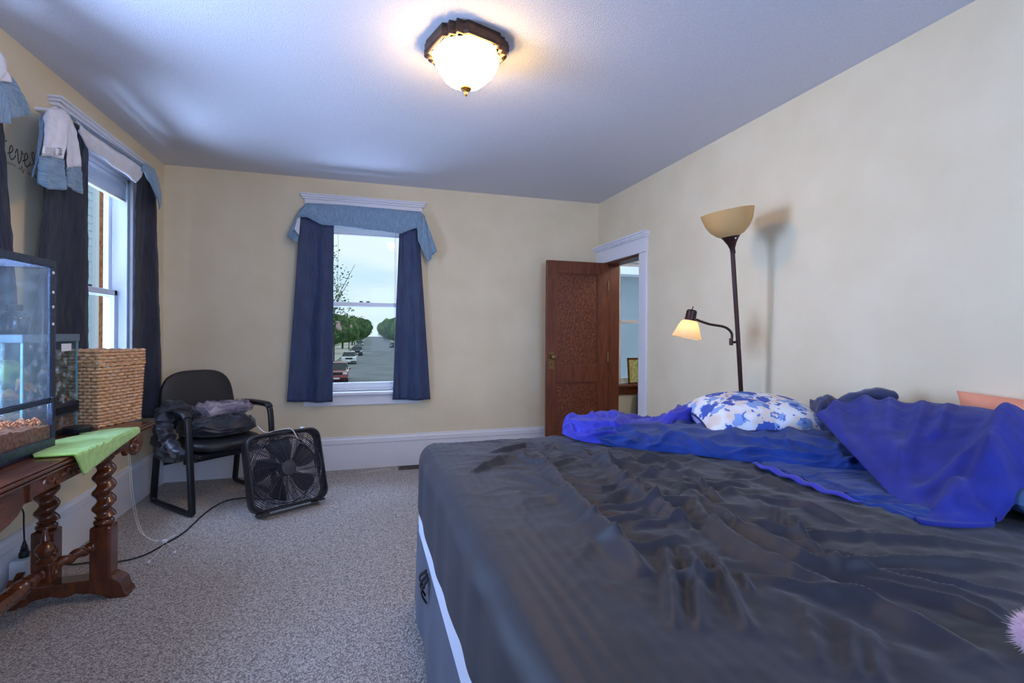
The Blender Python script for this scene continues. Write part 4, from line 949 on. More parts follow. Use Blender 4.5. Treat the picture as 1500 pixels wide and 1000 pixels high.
for k in range(3): b.tube(smooth_poly([(BX0 - .006, 1.86 - .03 * k, .345), (BX0 - .03, 1.87 - .03 * k, .32 - .012 * k), (BX0 - .012, 1.85 - .03 * k, .285 - .012 * k)], 5), .012, 6, flat=((0, 1, 0), .3, 1))
b.build('cover_ties', M['blkplastic'], BS, world=og)

# fitted sheet with the folds of the photograph
ridges = []
def rdg(px, amp, w, sharp=0): ridges.append(([tuple(atZ(x, y, BZ + .01))[:2] for x, y in px], amp, w * .74, sharp))
rdg([(788, 660), (824, 708), (844, 732), (872, 764), (904, 796), (952, 840)], .028, .028, 1)
rdg([(872, 660), (916, 704), (944, 728), (976, 748), (1010, 775)], .026, .028, 1)
rdg([(1010, 727), (1033, 757), (1087, 800), (1173, 843), (1287, 883), (1350, 913), (1430, 950)], .024, .024, 1)
rdg([(1010, 720), (1080, 767), (1177, 813), (1267, 833), (1400, 870), (1480, 900)], .022, .022, 1)
rdg([(1033, 747), (1167, 777), (1300, 783), (1500, 803)], .014, .022)
rdg([(1110, 777), (1253, 817), (1367, 817), (1500, 827)], .014, .02)
rdg([(1173, 790), (1233, 830), (1333, 833), (1500, 867)], .013, .018)
rdg([(1233, 833), (1400, 880), (1473, 913)], .012, .016)
rdg([(1100, 837), (1187, 860), (1287, 880)], .012, .016)
rdg([(1000, 800), (1020, 827), (1027, 913)], .018, .02); rdg([(1045, 815), (1057, 833), (1100, 913)], .016, .018)
rdg([(975, 800), (985, 850), (990, 910)], .014, .02); rdg([(1085, 835), (1100, 860)], .012, .012)
rdg([(1247, 900), (1253, 983)], .012, .02); rdg([(1273, 913), (1290, 990)], .012, .018); rdg([(1180, 880), (1200, 960)], .008, .02)
for px in ([(860, 745), (930, 740), (1010, 735)], [(905, 700), (960, 690), (1030, 672)], [(830, 705), (880, 712), (935, 705)], [(850, 765), (920, 758), (1010, 765)], [(920, 770), (990, 765), (1060, 770)],
           [(720, 660), (770, 650), (800, 655)], [(690, 690), (740, 668), (790, 668)], [(755, 665), (800, 680), (840, 668)], [(960, 740), (1040, 722), (1110, 715)], [(980, 715), (1050, 710), (1100, 712)],
           [(940, 690), (1000, 700)], [(860, 670), (900, 680), (960, 672)], [(870, 790), (940, 800), (1000, 790)], [(990, 840), (1060, 835)], [(740, 690), (780, 700), (820, 720)], [(800, 650), (850, 660), (870, 672)],
           [(900, 660), (930, 672), (990, 676)], [(1060, 690), (1120, 700), (1170, 720)], [(1090, 725), (1160, 735), (1240, 760)], [(880, 735), (905, 722), (960, 716)], [(1010, 700), (1060, 735)], [(1130, 745), (1190, 790)]):
    rdg(px, random.uniform(.012, .02), random.uniform(.014, .022), random.choice((0, 1)))
def sheet_h(x, y):
    h = np.zeros_like(x)
    for pl, amp, w, sharp in ridges:
        best = np.full_like(x, 9.); tt = np.zeros_like(x); side = np.zeros_like(x); n = len(pl) - 1
        for i in range(n):
            ax_, ay = pl[i]; bx_, by_ = pl[i + 1]; dx, dy = bx_ - ax_, by_ - ay; L2_ = dx * dx + dy * dy
            t = np.clip(((x - ax_) * dx + (y - ay) * dy) / L2_, 0, 1); qx, qy = ax_ + t * dx, ay + t * dy
            d = np.hypot(x - qx, y - qy); m = d < best
            best = np.where(m, d, best); tt = np.where(m, (i + t) / n, tt); side = np.where(m, np.sign((x - ax_) * dy - (y - ay) * dx), side)
        taper = np.clip(np.minimum(tt, 1 - tt) * 5, 0, 1) ** .5 * .85 + .15
        ww = np.where(side > 0, w * (1.7 if sharp else 1), w * (.8 if sharp else 1))
        h += 1.55 * amp * taper * (np.exp(-(best / ww) ** 1.8) - .25 * np.exp(-(best / (ww * 2.4)) ** 2))
    return h
na, nb = 420, 360; r = .075; dmax = .345
ga = np.linspace(-.285, BX1 - BX0 + .12, na); gb = np.linspace(-.2, BY1 - BY0 + .285, nb)
# denser where the folds are: plain grid is enough
A_, B_ = np.meshgrid(ga, gb, indexing='ij')
Lx, Ly = BX1 - BX0, BY1 - BY0; rcn = .14
cx_ = np.clip(A_, r, Lx - r); cy_ = np.clip(B_, r, Ly - r)
# round corner in plan
dx, dy = A_ - cx_, B_ - cy_; dd = np.hypot(dx, dy); nx = np.where(dd > 1e-9, dx / np.maximum(dd, 1e-9), 0); ny = np.where(dd > 1e-9, dy / np.maximum(dd, 1e-9), 0)
vn = np.vectorize(lambda a, b_: mnoise.noise(Vector((a, b_, 0))))
yy = np.clip(B_, 0, Ly)
hem = dmax - .02 + .012 * np.sin(yy * 5 + 1) - .02 * np.clip((.9 - yy) / .9, 0, 1)
dd = np.minimum(dd, hem)
arc = dd < r * PI / 2
hz = np.where(arc, r * np.sin(np.minimum(dd / r, PI / 2)), r + .004 * (dd - r * PI / 2) / .2)
zz = np.where(arc, BZ - r * (1 - np.cos(np.minimum(dd / r, PI / 2))), BZ - r - (dd - r * PI / 2))
X_, Y_ = BX0 + cx_ + nx * hz, BY0 + cy_ + ny * hz
topw = np.clip(1 - dd / (r * 1.2), 0, 1)
N1 = vn(X_ * 2.2, Y_ * 2.2); N2 = vn(X_ * 9, Y_ * 5 + 7); N3 = vn(X_ * 26 + 3, Y_ * 26)
fade = np.clip((X_ - BX0 - .12) / .4, 0, 1)
def rg_(fx, fy, sd, ws):
    n_ = vn(X_ * fx + ws * N1 + sd, Y_ * fy + ws * N2 + sd); return np.clip(1 - np.abs(n_) * 3.2, 0, 1) ** 1.6
zone = np.exp(-(((X_ - .95) / .55) ** 2 + ((Y_ - 1.55) / .7) ** 2))
ridg = .013 * rg_(2.6, 6.5, 3.1, .5) + .007 * rg_(6, 11, 8.3, .6) + .009 * rg_(5.5, 2.6, 1.7, .5)
zz = zz + topw * (sheet_h(X_, Y_) + ridg * (.75 * zone + .2 * fade) + .012 * N1 + (.007 * N2 + .0022 * N3) * (.25 + fade))
# long shallow pulls along the foot end
pull = (1 - fade) * .0009 * np.sin(A_ * 190 + 2.0 * N1)
X_ = X_ - np.where(topw < 1, .003 * np.abs(N2) * (1 - topw) + .002 * np.sin(Y_ * 24 + 4 * N1) * (1 - topw), 0) * (np.abs(nx) > .5)
zz = zz + pull * topw
P = [[(float(X_[i, j]), float(Y_[i, j]), float(zz[i, j])) for j in range(nb)] for i in range(na)]
tag(MB().grid(P).build('fitted_sheet', M['sheet'], ang=180), 'wrinkled charcoal navy fitted sheet stretched over the mattress', 'bed sheet')

# heaps of bedding: closed soft volumes standing on the bed
def fold_noise(u, v, seed, k):
    w1 = nz(u * 1.3 * k + seed, v * 1.5, seed); w2 = nz(u * 2 * k - seed, v * 2.2, seed + 3)
    a = max(0, 1 - abs(nz(u * 1.6 * k + 1.5 * w2, v * 3.4 + 1.6 * w1, seed + 5)) * 3.2)
    c = max(0, 1 - abs(nz(u * 3.6 * k + 1.4 * w1, v * 5.0 - 2.2 * w2, seed + 8)) * 3.0)
    d = max(0, 1 - abs(nz(u * 7.5 * k + 2 * w2, v * 8 + 2 * w1, seed + 11)) * 3.0)
    return .9 * w1 + 1.0 * a ** 1.6 + .55 * c ** 1.6 + .22 * d ** 1.5 - .75
def heap(front, back, hfun, nu=150, nv=64, seed=0, base=BZ + .010, crease=.016, k=2.2, **_):
    P = []; front = [Vector((p[0], p[1], 0)) for p in front]; back = [Vector((p[0], p[1], 0)) for p in back]
    fs = smooth_poly(front, 8); bs = smooth_poly(back, 8)
    for i in range(nu + 1):
        u = i / nu; a, b_ = poly_at(fs, u), poly_at(bs, u); lat = (b_ - a).normalized() if (b_ - a).length > 1e-6 else Vector((0, 1, 0)); row = []
        eu = min(u, 1 - u) / .09; ke = math.sqrt(max(0, 1 - (1 - min(1, eu)) ** 2))
        mid = (a + b_) / 2; a2, b2 = mid.lerp(a, .35 + .65 * ke), mid.lerp(b_, .35 + .65 * ke)
        for j in range(nv + 1):
            v = j / nv; th = PI * v; st_, ct = math.sin(th), math.cos(th)
            p = a2.lerp(b2, (1 - math.copysign(abs(ct) ** .75, ct)) / 2); h = hfun(u, v) * (st_ ** .7 if st_ > 0 else 0) * ke
            f = crease * fold_noise(u, v, seed, k) * min(1, st_ * 3) * (.3 + .7 * ke)
            p = p - lat * ct * f; z = base + h + f * (.35 + .65 * st_)
            row.append(Vector((p.x, p.y, max(base - .004, z))))
        P.append(row)
    return MB().grid(P)
sm = lambda t: max(0, min(1, t)) ** 2 * (3 - 2 * max(0, min(1, t)))
# navy comforter
hC = lambda u, v: lerp(.05, .10, sm(u / .3)) * (1 if u < .62 else lerp(1, .34, sm((u - .62) / .12))) * (1 - .25 * v)
C_ = thing('navy_comforter', 'rumpled navy blue comforter pushed across the bed below the pillows', 'comforter', (1.5, 1.7, BZ)); og = C_.location.copy()
heap([(.98, 2.02), (1.06, 1.885), (1.25, 1.715), (1.37, 1.59), (1.45, 1.50), (1.58, 1.40), (1.80, 1.22)], [(1.02, 2.12), (1.3, 2.16), (1.6, 2.16), (2.0, 2.08), (2.16, 1.85), (2.12, 1.55), (2.05, 1.35)], lambda u, v: lerp(.05, .078, sm(u / .35)) * (1 - .1 * v), seed=2.2, crease=.022).build('comforter_roll', M['comf'], C_, ang=180, world=og)
heap([(1.41, 1.52), (1.40, 1.33), (1.385, 1.17), (1.40, .97), (1.44, .90)], [(1.75, 1.52), (1.78, 1.3), (1.74, 1.15), (1.66, 1.0), (1.6, .9)], lambda u, v: .026 - .012 * v, seed=6.4, crease=.009, edge=.14, base=BZ + .004).build('comforter_flap', M['comf'], C_, ang=180, world=og)
eg = smooth_poly([(1.405, 1.50), (1.40, 1.40), (1.385, 1.27), (1.378, 1.17), (1.385, 1.06)], 8)
MB().tube([(p.x, p.y, BZ + .018 + .004 * math.sin(i)) for i, p in enumerate(eg)], [.002 + .008 * min(1, i / 6, (len(eg) - 1 - i) / 6) for i in range(len(eg))], 8, flat=((0, 0, 1), 1.6, .7)).build('violet_hem', M['violet'], C_, world=og)
# violet jersey sheet bundle
tag(heap([(.925, 2.20), (.955, 2.03), (1.06, 1.945), (1.25, 1.95), (1.5, 2.03), (1.8, 2.08)], [(.94, 2.235), (1.0, 2.275), (1.2, 2.28), (1.5, 2.28), (1.75, 2.27), (1.98, 2.24)], lambda u, v: .085 * (1 - .25 * math.sin(PI * min(1, max(0, (u - .3) / .3)))) + .04 * sm((u - .55) / .2), seed=4.7, crease=.026, fine=.005).build('violet_sheet', M['violet'], ang=180), 'violet blue jersey sheet bunched at the far edge of the bed', 'bed sheet')
# dark blanket end behind the royal blue cover
b = heap([(1.90, 1.66), (2.02, 1.56), (2.16, 1.47)], [(2.0, 1.82), (2.17, 1.76), (2.29, 1.66)], lambda u, v: .20 + .02 * math.sin(9 * u), 60, 40, seed=9.1, crease=.018, k=1.2)
b.tube(smooth_poly([(1.98, 1.62, .95), (2.08, 1.60, .975), (2.16, 1.57, .985), (2.20, 1.53, .97)], 6), [.02, .022, .026, .028, .03, .03, .032, .032, .032, .032, .032, .032, .032, .032, .03, .03, .028, .02, .01], 10)
jit(b, .012); tag(b.build('dark_blanket', M['comfdark'], ang=180), 'dark slate blue blanket bunched behind the royal blue cover', 'blanket')
# royal blue cover draped over the pillow pile
fr_ = [Vector(p) for p in ((1.845, 1.615, .925), (1.70, 1.38, .865), (1.56, 1.14, .80), (1.43, .955, .765), (1.41, .915, .763), (1.50, .868, .765), (1.585, .855, .768), (1.68, .88, .79), (1.83, .87, .83), (2.0, .76, .87))]
bk_ = [Vector(p) for p in ((2.26, 1.56, .86), (2.29, 1.40, .90), (2.30, 1.25, .92), (2.30, 1.12, .93), (2.30, 1.0, .93), (2.30, .9, .93), (2.30, .8, .93), (2.30, .70, .93), (2.30, .60, .92))]
P = []; nu, nv = 150, 90
frs, bks = smooth_poly(fr_, 6), smooth_poly(bk_, 6)
folds = [([(1265, 600), (1285, 660), (1300, 720)], .010, .03), ([(1310, 590), (1300, 640), (1330, 700)], .012, .028), ([(1370, 590), (1345, 640), (1310, 690)], .012, .024), ([(1440, 590), (1400, 620), (1370, 660)], .010, .02), ([(1490, 660), (1440, 700), (1470, 745)], .02, .04), ([(1300, 715), (1360, 705), (1410, 695)], .008, .02), ([(1390, 760), (1440, 752)], .008, .015), ([(1220, 600), (1240, 650)], .012, .025), ([(1380, 740), (1400, 715), (1420, 745)], .012, .02), ([(1500, 640), (1450, 720)], .018, .035)]
fw = [([tuple(atZ(x, y, .86 - (y - 660) * .0009))[:2] for x, y in pl], a, w) for pl, a, w in folds]
for i in range(nu + 1):
    u = i / nu; a, c = poly_at(frs, u), poly_at(bks, u); row = []
    for j in range(nv + 1):
        v = j / nv; p = a.lerp(c, v)
        pk = .955 + .035 * math.sin(PI * min(1, u * 1.25)) - .02 * u
        z = lerp(a.z, pk, sm(v / .78)) if v < .78 else lerp(pk, c.z, sm((v - .78) / .22))
        z += .020 * math.sin(PI * min(1, v * 1.3)) * sm(v * 5)
        z += (.014 * nz(p.x * 4, p.y * 4, 3) + .005 * nz(p.x * 13, p.y * 9, 5) + .0012 * nz(p.x * 40, p.y * 40, 1)) * sm(v * 6)
        for pl, am, w in fw:
            d = 9
            for q0, q1 in zip(pl, pl[1:]):
                e = Vector(q1) - Vector(q0); t = max(0, min(1, (Vector((p.x, p.y)) - Vector(q0)).dot(e) / e.length_squared)); d = min(d, (Vector((p.x, p.y)) - Vector(q0) - e * t).length)
            z += 2.1 * am * math.exp(-(d / w) ** 2) * sm(v * 6) * (1 - .8 * sm((v - .55) / .25))
        if v < .06: z -= .02 * (1 - v / .06) ** 2
        row.append(Vector((p.x, p.y, max(BZ + .016, z))))
    P.append(row)
tag(MB().grid(P).build('royal_blue_cover', M['royal'], ang=180, solid=.012, off=-1), 'royal blue jersey cover draped over the pile of pillows by the right wall', 'blanket')

def pillow(w, l, t, n=40, droop=0):
    top, bot = [], []
    for i in range(n + 1):
        u = -1 + 2 * i / n; rt, rb_ = [], []
        for j in range(n + 1):
            v = -1 + 2 * j / n
            pin = 1 - .07 * (1 - abs(v) ** 2) * abs(u) ** 6; pin2 = 1 - .07 * (1 - abs(u) ** 2) * abs(v) ** 6
            x, y = u * w / 2 * pin, v * l / 2 * pin2
            h = t / 2 * (max(0, (1 - u ** 4) * (1 - v ** 4))) ** .5 * (1 + .08 * nz(u * 2, v * 2, w)) + .004 * nz(u * 6, v * 6, 2) * (1 - max(abs(u), abs(v)))
            dz = -droop * (u * u + .5 * v * v); rt.append(Vector((x, y, h + dz))); rb_.append(Vector((x, y, -h * 1.05 + dz)))
        top.append(rt); bot.append(rb_)
    rim = [top[i][0] for i in range(n + 1)] + [top[n][j] for j in range(1, n + 1)] + [top[i][n] for i in range(n - 1, -1, -1)] + [top[0][j] for j in range(n - 1, 0, -1)]
    return top, bot, rim
FP = thing('printed_pillow', 'white pillow with blue leaf print and navy piping on the comforter', 'pillow', (1.80, 1.885, .868))
FP.rotation_euler = (math.radians(9), math.radians(2), math.radians(-16.9))
tp, bt, rim = pillow(.61, .40, .165, droop=.035)
MB().grid(tp).build('printed_cover', M['floral'], FP, ang=180); MB().grid(bt).build('plain_back', M['pillowback'], FP, ang=180)
MB().tube(rim, .0055, 8, closed=True).build('piping', M['piping'], FP)
tp, bt, rim = pillow(.66, .30, .10)
b = MB().grid(tp); b.grid(bt)
o = tag(b.build('peach_pillow', M['peach'], ang=180), 'peach pillow standing against the right wall behind the royal blue cover', 'pillow')
o.location = (2.292, 1.04, .874); o.rotation_euler = (0, math.radians(87), math.radians(90)); o.rotation_euler = (math.radians(90), 0, math.radians(90))
tp, bt, rim = pillow(.5, .36, .09); b = MB().grid(tp); b.grid(bt)
o = tag(b.build('teal_pillow', M['teal'], ang=180), 'teal pillow corner showing under the near end of the royal blue cover', 'pillow'); o.location = (1.88, .715, .80); o.rotation_euler = (0, 0, math.radians(-12))
# pink plush
b = MB().ball((0, 0, .032), .036, 18, 12); rnd = random.Random(9)
for k in range(900):
    d = Vector((rnd.gauss(0, 1), rnd.gauss(0, 1), rnd.gauss(0, 1))).normalized(); s_ = d.cross(Vector((0, .3, 1))).normalized(); c = Vector((0, 0, .04)) + d * .033
    l = rnd.uniform(.010, .020); tip = c + d * l + Vector((rnd.uniform(-.004, .004), rnd.uniform(-.004, .004), -.002))
    if tip.z < .004: continue
    b.add([c - s_ * .0022, c + s_ * .0022, c + d.cross(s_) * .0022, tip], ((0, 1, 3), (1, 2, 3), (2, 0, 3)))
o = tag(b.build('pink_plush_ball', M['pink'], ang=180), 'pale pink fluffy plush ball lying on the dark sheet', 'plush toy'); o.scale = (.85, .85, .85); pc = atZ(1529, 958, BZ + .02); o.location = (pc.x, pc.y, BZ + .012)

# ------------------------------------------------------------------ hall beyond the door
t = thing('framed_picture', 'small framed yellow-green picture standing on the hall window sill', 'picture', (3.20, 5.262, .622), (math.radians(-6), 0, 0))
b = MB(); w, h = .13, .32
b.box(-w, w, -.012, 0, 0, .022); b.box(-w, w, -.012, 0, h - .022, h); b.box(-w, -w + .022, -.012, 0, 0, h); b.box(w - .022, w, -.012, 0, 0, h); b.build('frame', M['oak'], t, smooth=False, bevel=.002)
MB().box(-w + .02, w - .02, -.006, -.002, .02, h - .02).build('print', mat('yellow_green_print', (150, 160, 92), .6, (206, 208, 150), 30, 4), t, smooth=False)
P = crumple(0, 0, .15, .09, 0, .56, 5.2, fold=6)
o = MB().grid(P, cv=True).build('dark_bag', M['jacket'], ang=80); o.location = (3.29, 5.16, .001); tag(o, 'dark bag slumped on the hall floor beneath the window', 'bag')

# ------------------------------------------------------------------ outside: street seen from the upper floor
mg = lambda n, c, c2=None, **k: mat(n, c, .85, c2, **k)
M['asphalt'] = mg('asphalt', (112, 116, 120), (126, 130, 134), scale=.4)
M['concrete'] = mg('pale_sidewalk', (176, 172, 158), (190, 186, 172), scale=.5)
M['grass'] = mg('verge_grass', (98, 120, 62), (120, 138, 78), scale=.6)
M['leafa'] = mg('tree_leaf_mid', (66, 98, 52), (104, 132, 76), scale=.5)
M['leafb'] = mg('tree_leaf_dark', (48, 78, 46), (78, 108, 62), scale=.4)
M['bark'] = mg('bark', (84, 70, 58))
M['brick'] = mg('red_brick', (140, 82, 66), (160, 100, 80), scale=.8)
M['siding'] = mg('pale_blue_siding', (196, 214, 226), (206, 222, 232), scale=2, bump=0)
M['orangebrick'] = mg('weathered_orange_brick', (150, 82, 48), (196, 132, 84), scale=9)
M['greywall'] = mg('grey_stucco', (136, 146, 152), (146, 156, 162), scale=1)
M['carred'] = mat('red_car_paint', (150, 34, 44), .25, coat=.6); M['carwhite'] = mat('white_car_paint', (226, 228, 230), .25, coat=.6)
M['cardark'] = mat('dark_blue_car_paint', (44, 52, 66), .25, coat=.6); M['carsilver'] = mat('silver_car_paint', (150, 158, 168), .25, coat=.6)
M['carglass'] = mat('car_glass', (34, 42, 52), .08); M['tyre'] = mat('tyre', (24, 24, 26), .8); M['chrome'] = mat('chrome', (190, 194, 200), .15, metal=.9)
M['lamphead'] = mat('headlight_glass', (226, 232, 238), .1)
struct(MB().box(-60, 60, 6.5, 420, GZ - .2, GZ - .02).build('ground', M['grass'], smooth=False))
rd = lambda y: .0165 * (y - 40)                                       # the street drifts a little to the right
def strip(name, xa, xb, z, m, y0=8, y1=400):
    return struct(MB().add([(xa + rd(y0), y0, z), (xb + rd(y0), y0, z), (xb + rd(y1), y1, z), (xa + rd(y1), y1, z), (xa + rd(y0), y0, z - .1), (xb + rd(y0), y0, z - .1), (xb + rd(y1), y1, z - .1), (xa + rd(y1), y1, z - .1)],
                           ((0, 1, 2, 3), (4, 7, 6, 5), (0, 4, 5, 1), (1, 5, 6, 2), (2, 6, 7, 3), (3, 7, 4, 0))).build(name, m, smooth=False))
strip('street', -4.4, 8.6, GZ, M['asphalt'])
strip('sidewalk', -9.4, -4.6, GZ + .12, M['concrete'])
strip('sidewalk', 8.9, 12.5, GZ + .12, M['concrete'])
b = MB()
for y in (42, 108, 150): b.box(-1.6 + rd(y), .6 + rd(y), y, y + .7, GZ, GZ + .006)
struct(b.build('road_marking', M['paper'], smooth=False))
def car(x, y, paint, label, L=4.6, Wd=1.85, Hh=1.6, suv=False):
    R = thing('car', label, 'car', (x, y, GZ), (0, 0, 0), 'cars parked along the street')
    bh = .62 * Hh if suv else .58 * Hh                                # bonnet line
    lowz = .22
    prof = [(0, .30), (-.0, .55), (.06, bh - .08), (.35, bh - .02), (L * .27, bh), (L * .97, bh), (L, bh - .15), (L, .35), (L * .95, lowz), (.08, lowz)]
    b = MB(); P = []
    for xx, k in ((-Wd / 2, .92), (-Wd / 2 + .0, .96), (-Wd / 2 + .10, 1), (Wd / 2 - .10, 1), (Wd / 2, .96), (Wd / 2, .92)):
        P.append([(xx, p[0], lowz + (p[1] - lowz) * k) for p in prof])
    b.grid(P, cv=True); n = len(prof); b.f.append(tuple(range(n))); b.f.append(tuple(5 * n + q for q in range(n)))
    cab = [(L * .25, bh - .02), (L * .40, Hh - .04), (L * .52, Hh), (L * (.86 if suv else .72), Hh - .03), (L * (.98 if suv else .9), bh - .02)]
    roof = [(p[0] + (.10 if i in (1,) else 0), p[1]) for i, p in enumerate(cab)]
    b.prism([(cab[1][0], Hh - .12), (cab[1][0] + .12, Hh - .03), (cab[2][0], Hh), (cab[3][0], Hh - .03), (cab[3][0], Hh - .12)], lambda a, z, d: (d, a, z), -Wd / 2 + .24, Wd / 2 - .24)
    body = b.build('body', paint, R, ang=35, bevel=.03)
    c = MB(); P = []
    for xx, k in ((-Wd / 2 + .06, 0), (-Wd / 2 + .22, 1), (Wd / 2 - .22, 1), (Wd / 2 - .06, 0)):
        P.append([(xx, p[0] if k else p[0] + (.0), (bh - .02) if not k else p[1] - .02) for p in cab])
    c.grid(P); m_ = len(cab); c.build('window_glass', M['carglass'], R, ang=30)
    for sx in (-1, 1):
        for yy in (L * .18, L * .8):
            w = MB().lathe([(.0, -.1), (.24, -.1), (.33, -.08), (.33, .08), (.24, .1), (.0, .1)], (sx * (Wd / 2 - .11), yy, .33), 18, Matrix.Rotation(PI / 2, 3, 'Y')).build('wheel', M['tyre'], R)
            MB().lathe([(.0, 0), (.2, 0), (.19, .02), (.0, .03)], (sx * (Wd / 2 - .005), yy, .33), 14, Matrix.Rotation(sx * PI / 2, 3, 'Y')).build('hubcap', M['chrome'], w)
        MB().box(sx * (Wd / 2 - .45), sx * (Wd / 2 - .08), -.03, .12, bh - .32, bh - .14).build('headlight', M['lamphead'], R, smooth=False, bevel=.04)
        MB().box(sx * (Wd / 2 + .02), sx * (Wd / 2 + .2), L * .29, L * .33, bh + .02, bh + .16).build('mirror', paint, R, smooth=False, bevel=.03)
    MB().box(-Wd / 2 + .5, Wd / 2 - .5, -.035, .05, bh - .36, bh - .14).build('grille', M['blkplastic'], R, smooth=False, bevel=.02)
    MB().box(-Wd / 2 + .02, Wd / 2 - .02, -.06, .1, .3, .48).build('bumper', M['blkplastic'] if suv else paint, R, smooth=False, bevel=.04)
    MB().box(-.26, .26, -.075, -.05, .36, .48).build('licence_plate', M['paper'], R, smooth=False)
    return R
def gp(px, py): return atZ(px, py, GZ)
for (px, py), paint, lb, kw in (((493, 561), M['carred'], 'red pickup-like car parked nearest on the left side of the street', dict(Hh=1.75, Wd=1.95, L=5, suv=True)),
                                ((511, 533.5), M['carwhite'], 'white SUV parked on the street behind the red car', dict(Hh=1.72, Wd=1.95, suv=True)),
                                ((523, 521), M['cardark'], 'dark blue car parked behind the white SUV', dict(Hh=1.75, Wd=2.0, suv=True)),
                                ((526.5, 506.5), M['carsilver'], 'silver car parked third from last along the left kerb', dict(Hh=1.6, Wd=2.2)),
                                ((529.5, 500.5), M['carwhite'], 'distant white car at the end of the left kerb row', dict(Hh=1.6, Wd=2.4)),
                                ((578, 509.5), M['cardark'], 'dark car on the right side of the street', dict(Hh=1.5, Wd=2.6)),
                                ((566, 499.5), M['carsilver'], 'distant silver car on the right side of the street', dict(Hh=1.6, Wd=2.6))):
    p = gp(px, py); car(p.x, p.y, paint, lb, **kw)
def tree(x, y, h, r, label, m, seed, n=900, leaf=.5, trunk=.25, dense=True, cz_=.62, sq=.8):
    R = thing('street_tree', label, 'tree', (x, y, GZ), (0, 0, 0), 'trees along the street'); rnd = random.Random(seed)
    b = MB(); b.tube(smooth_poly([(0, 0, 0), (.1, 0, h * .3), (0, .1, h * .6)], 4), [trunk * (1 - .05 * k) for k in range(9)], 8)
    tips = []
    for k in range(9):
        a = k * 2.4; e = Vector((math.cos(a) * r * .75, math.sin(a) * r * .75, h * (.45 + .05 * k))); tips.append(e)
        b.tube(smooth_poly([(0, 0, h * (.3 + .02 * k)), e * .5 + Vector((0, 0, h * .12)), e], 3), [q * (1 if dense else .55) for q in (.09, .08, .07, .06, .05, .04, .03)], 5)
    b.build('trunk', M['bark'], R)
    c = MB(); C0 = Vector((0, 0, h * cz_))
    if dense: c.ball(C0, r * .82, 20, 12, (1, 1, sq), lambda d: 1 + .22 * nz(d.x * 2.4 + seed, d.y * 2.4, d.z * 2.4))
    cl = [C0 + Vector((rnd.uniform(-.6, .6) * r, rnd.uniform(-.6, .6) * r, rnd.uniform(-.5, .5) * r * sq)) for _ in range(9 if dense else 20)]
    for k in range(n):
        q = rnd.choice(cl); d = Vector((rnd.gauss(0, 1), rnd.gauss(0, 1), rnd.gauss(0, .8))).normalized()
        p = q + d * (r * (.45 if dense else .26) * rnd.uniform(.6, 1.05)); s_ = leaf * rnd.uniform(.6, 1.3)
        a = Vector((rnd.gauss(0, 1), rnd.gauss(0, 1), rnd.gauss(0, 1))).normalized(); e = a.orthogonal().normalized(); f = a.cross(e)
        c.add([p + e * s_ * .5, p + f * s_ * .3, p - e * s_ * .5, p - f * s_ * .3], ((0, 1, 2, 3),))
    c.build('crown', m, R, smooth=False)
    return R
tree(-4.7, 44, 12.4, 5.6, 'tall loose-leaved tree at the left edge of the street view', M['leafa'], 1, 3600, .22, .2, False, .66, 1.0)
LT = [(-8.3, 78, 9.5, 3.6), (-7.4, 104, 9.4, 4.2), (-6.6, 132, 9.5, 4.5), (-5.5, 165, 10, 5), (-5.0, 205, 10.5, 5.6), (-4.0, 255, 11, 6), (-3.4, 335, 12, 5.2)]
LW = ['first', 'second', 'third', 'fourth', 'fifth', 'sixth', 'seventh']
for i, (x, y, h, r_) in enumerate(LT): tree(x + rd(y), y, h, r_, 'green street tree, %s from the near end on the left side' % LW[i], M['leafb'] if i % 2 else M['leafa'], 20 + i, 800, .55, cz_=.54, sq=.95)
RT = [(14.2, 108, 9.2, 4.6), (12.6, 138, 9.6, 5.), (11.2, 172, 10, 5.4), (10.0, 212, 10.6, 6), (9.0, 262, 11.4, 6.4), (8.0, 335, 12.5, 5.2)]
for i, (x, y, h, r_) in enumerate(RT): tree(x + rd(y), y, h, r_, 'green street tree, %s from the near end on the right side' % LW[i], M['leafb'] if i % 2 else M['leafa'], 40 + i, 800, .55, cz_=.5, sq=.98)
# brick building and hedge on the left, white truck on the right
t = thing('brick_building', 'low red brick building beyond the left sidewalk', 'building', (-16.5, 112, GZ)); 
MB().box(-6, 6, 0, 8, 0, 4.2).build('walls', M['brick'], t, smooth=False); MB().box(-6.3, 6.3, -.3, 8.3, 4.2, 4.7).build('roof_edge', M['concrete'], t, smooth=False)
for x in (-3, 0, 3): MB().box(x - .7, x + .7, -.05, 0, 1.2, 2.8).build('window', M['carglass'], t, smooth=False)
MB().box(4.4, 5.6, -.06, 0, 1.9, 3.6).build('sign_board', M['paper'], t, smooth=False)
b = MB()
for k in range(9): b.ball((-3 + .8 * k, 0, .7), .85, 10, 7, (1, .8, .9), lambda d: 1 + .2 * nz(d.x * 3 + k, d.y * 3, d.z * 3))
o = b.build('hedge', M['leafb']); o.location = (-13.5, 104, GZ); tag(o, 'clipped green hedge in front of the brick building', 'hedge')
t = thing('box_truck', 'white box truck standing at the right kerb', 'truck', (10.6, 112, GZ))
MB().box(-1.25, 1.25, 1.8, 8, .7, 3.7).build('cargo_box', M['carwhite'], t, smooth=False, bevel=.05); MB().box(-1.15, 1.15, 0, 1.8, .5, 2.4).build('cab', M['carsilver'], t, smooth=False, bevel=.12)
MB().box(-1.0, 1.0, -.02, .02, 1.4, 2.2).build('windscreen', M['carglass'], t, smooth=False)
for x in (-1.05, 1.05):
    for y in (.9, 6.4): MB().lathe([(.0, -.13), (.45, -.13), (.45, .13), (.0, .13)], (x, y, .45), 18, Matrix.Rotation(PI / 2, 3, 'Y')).build('wheel', M['tyre'], t)
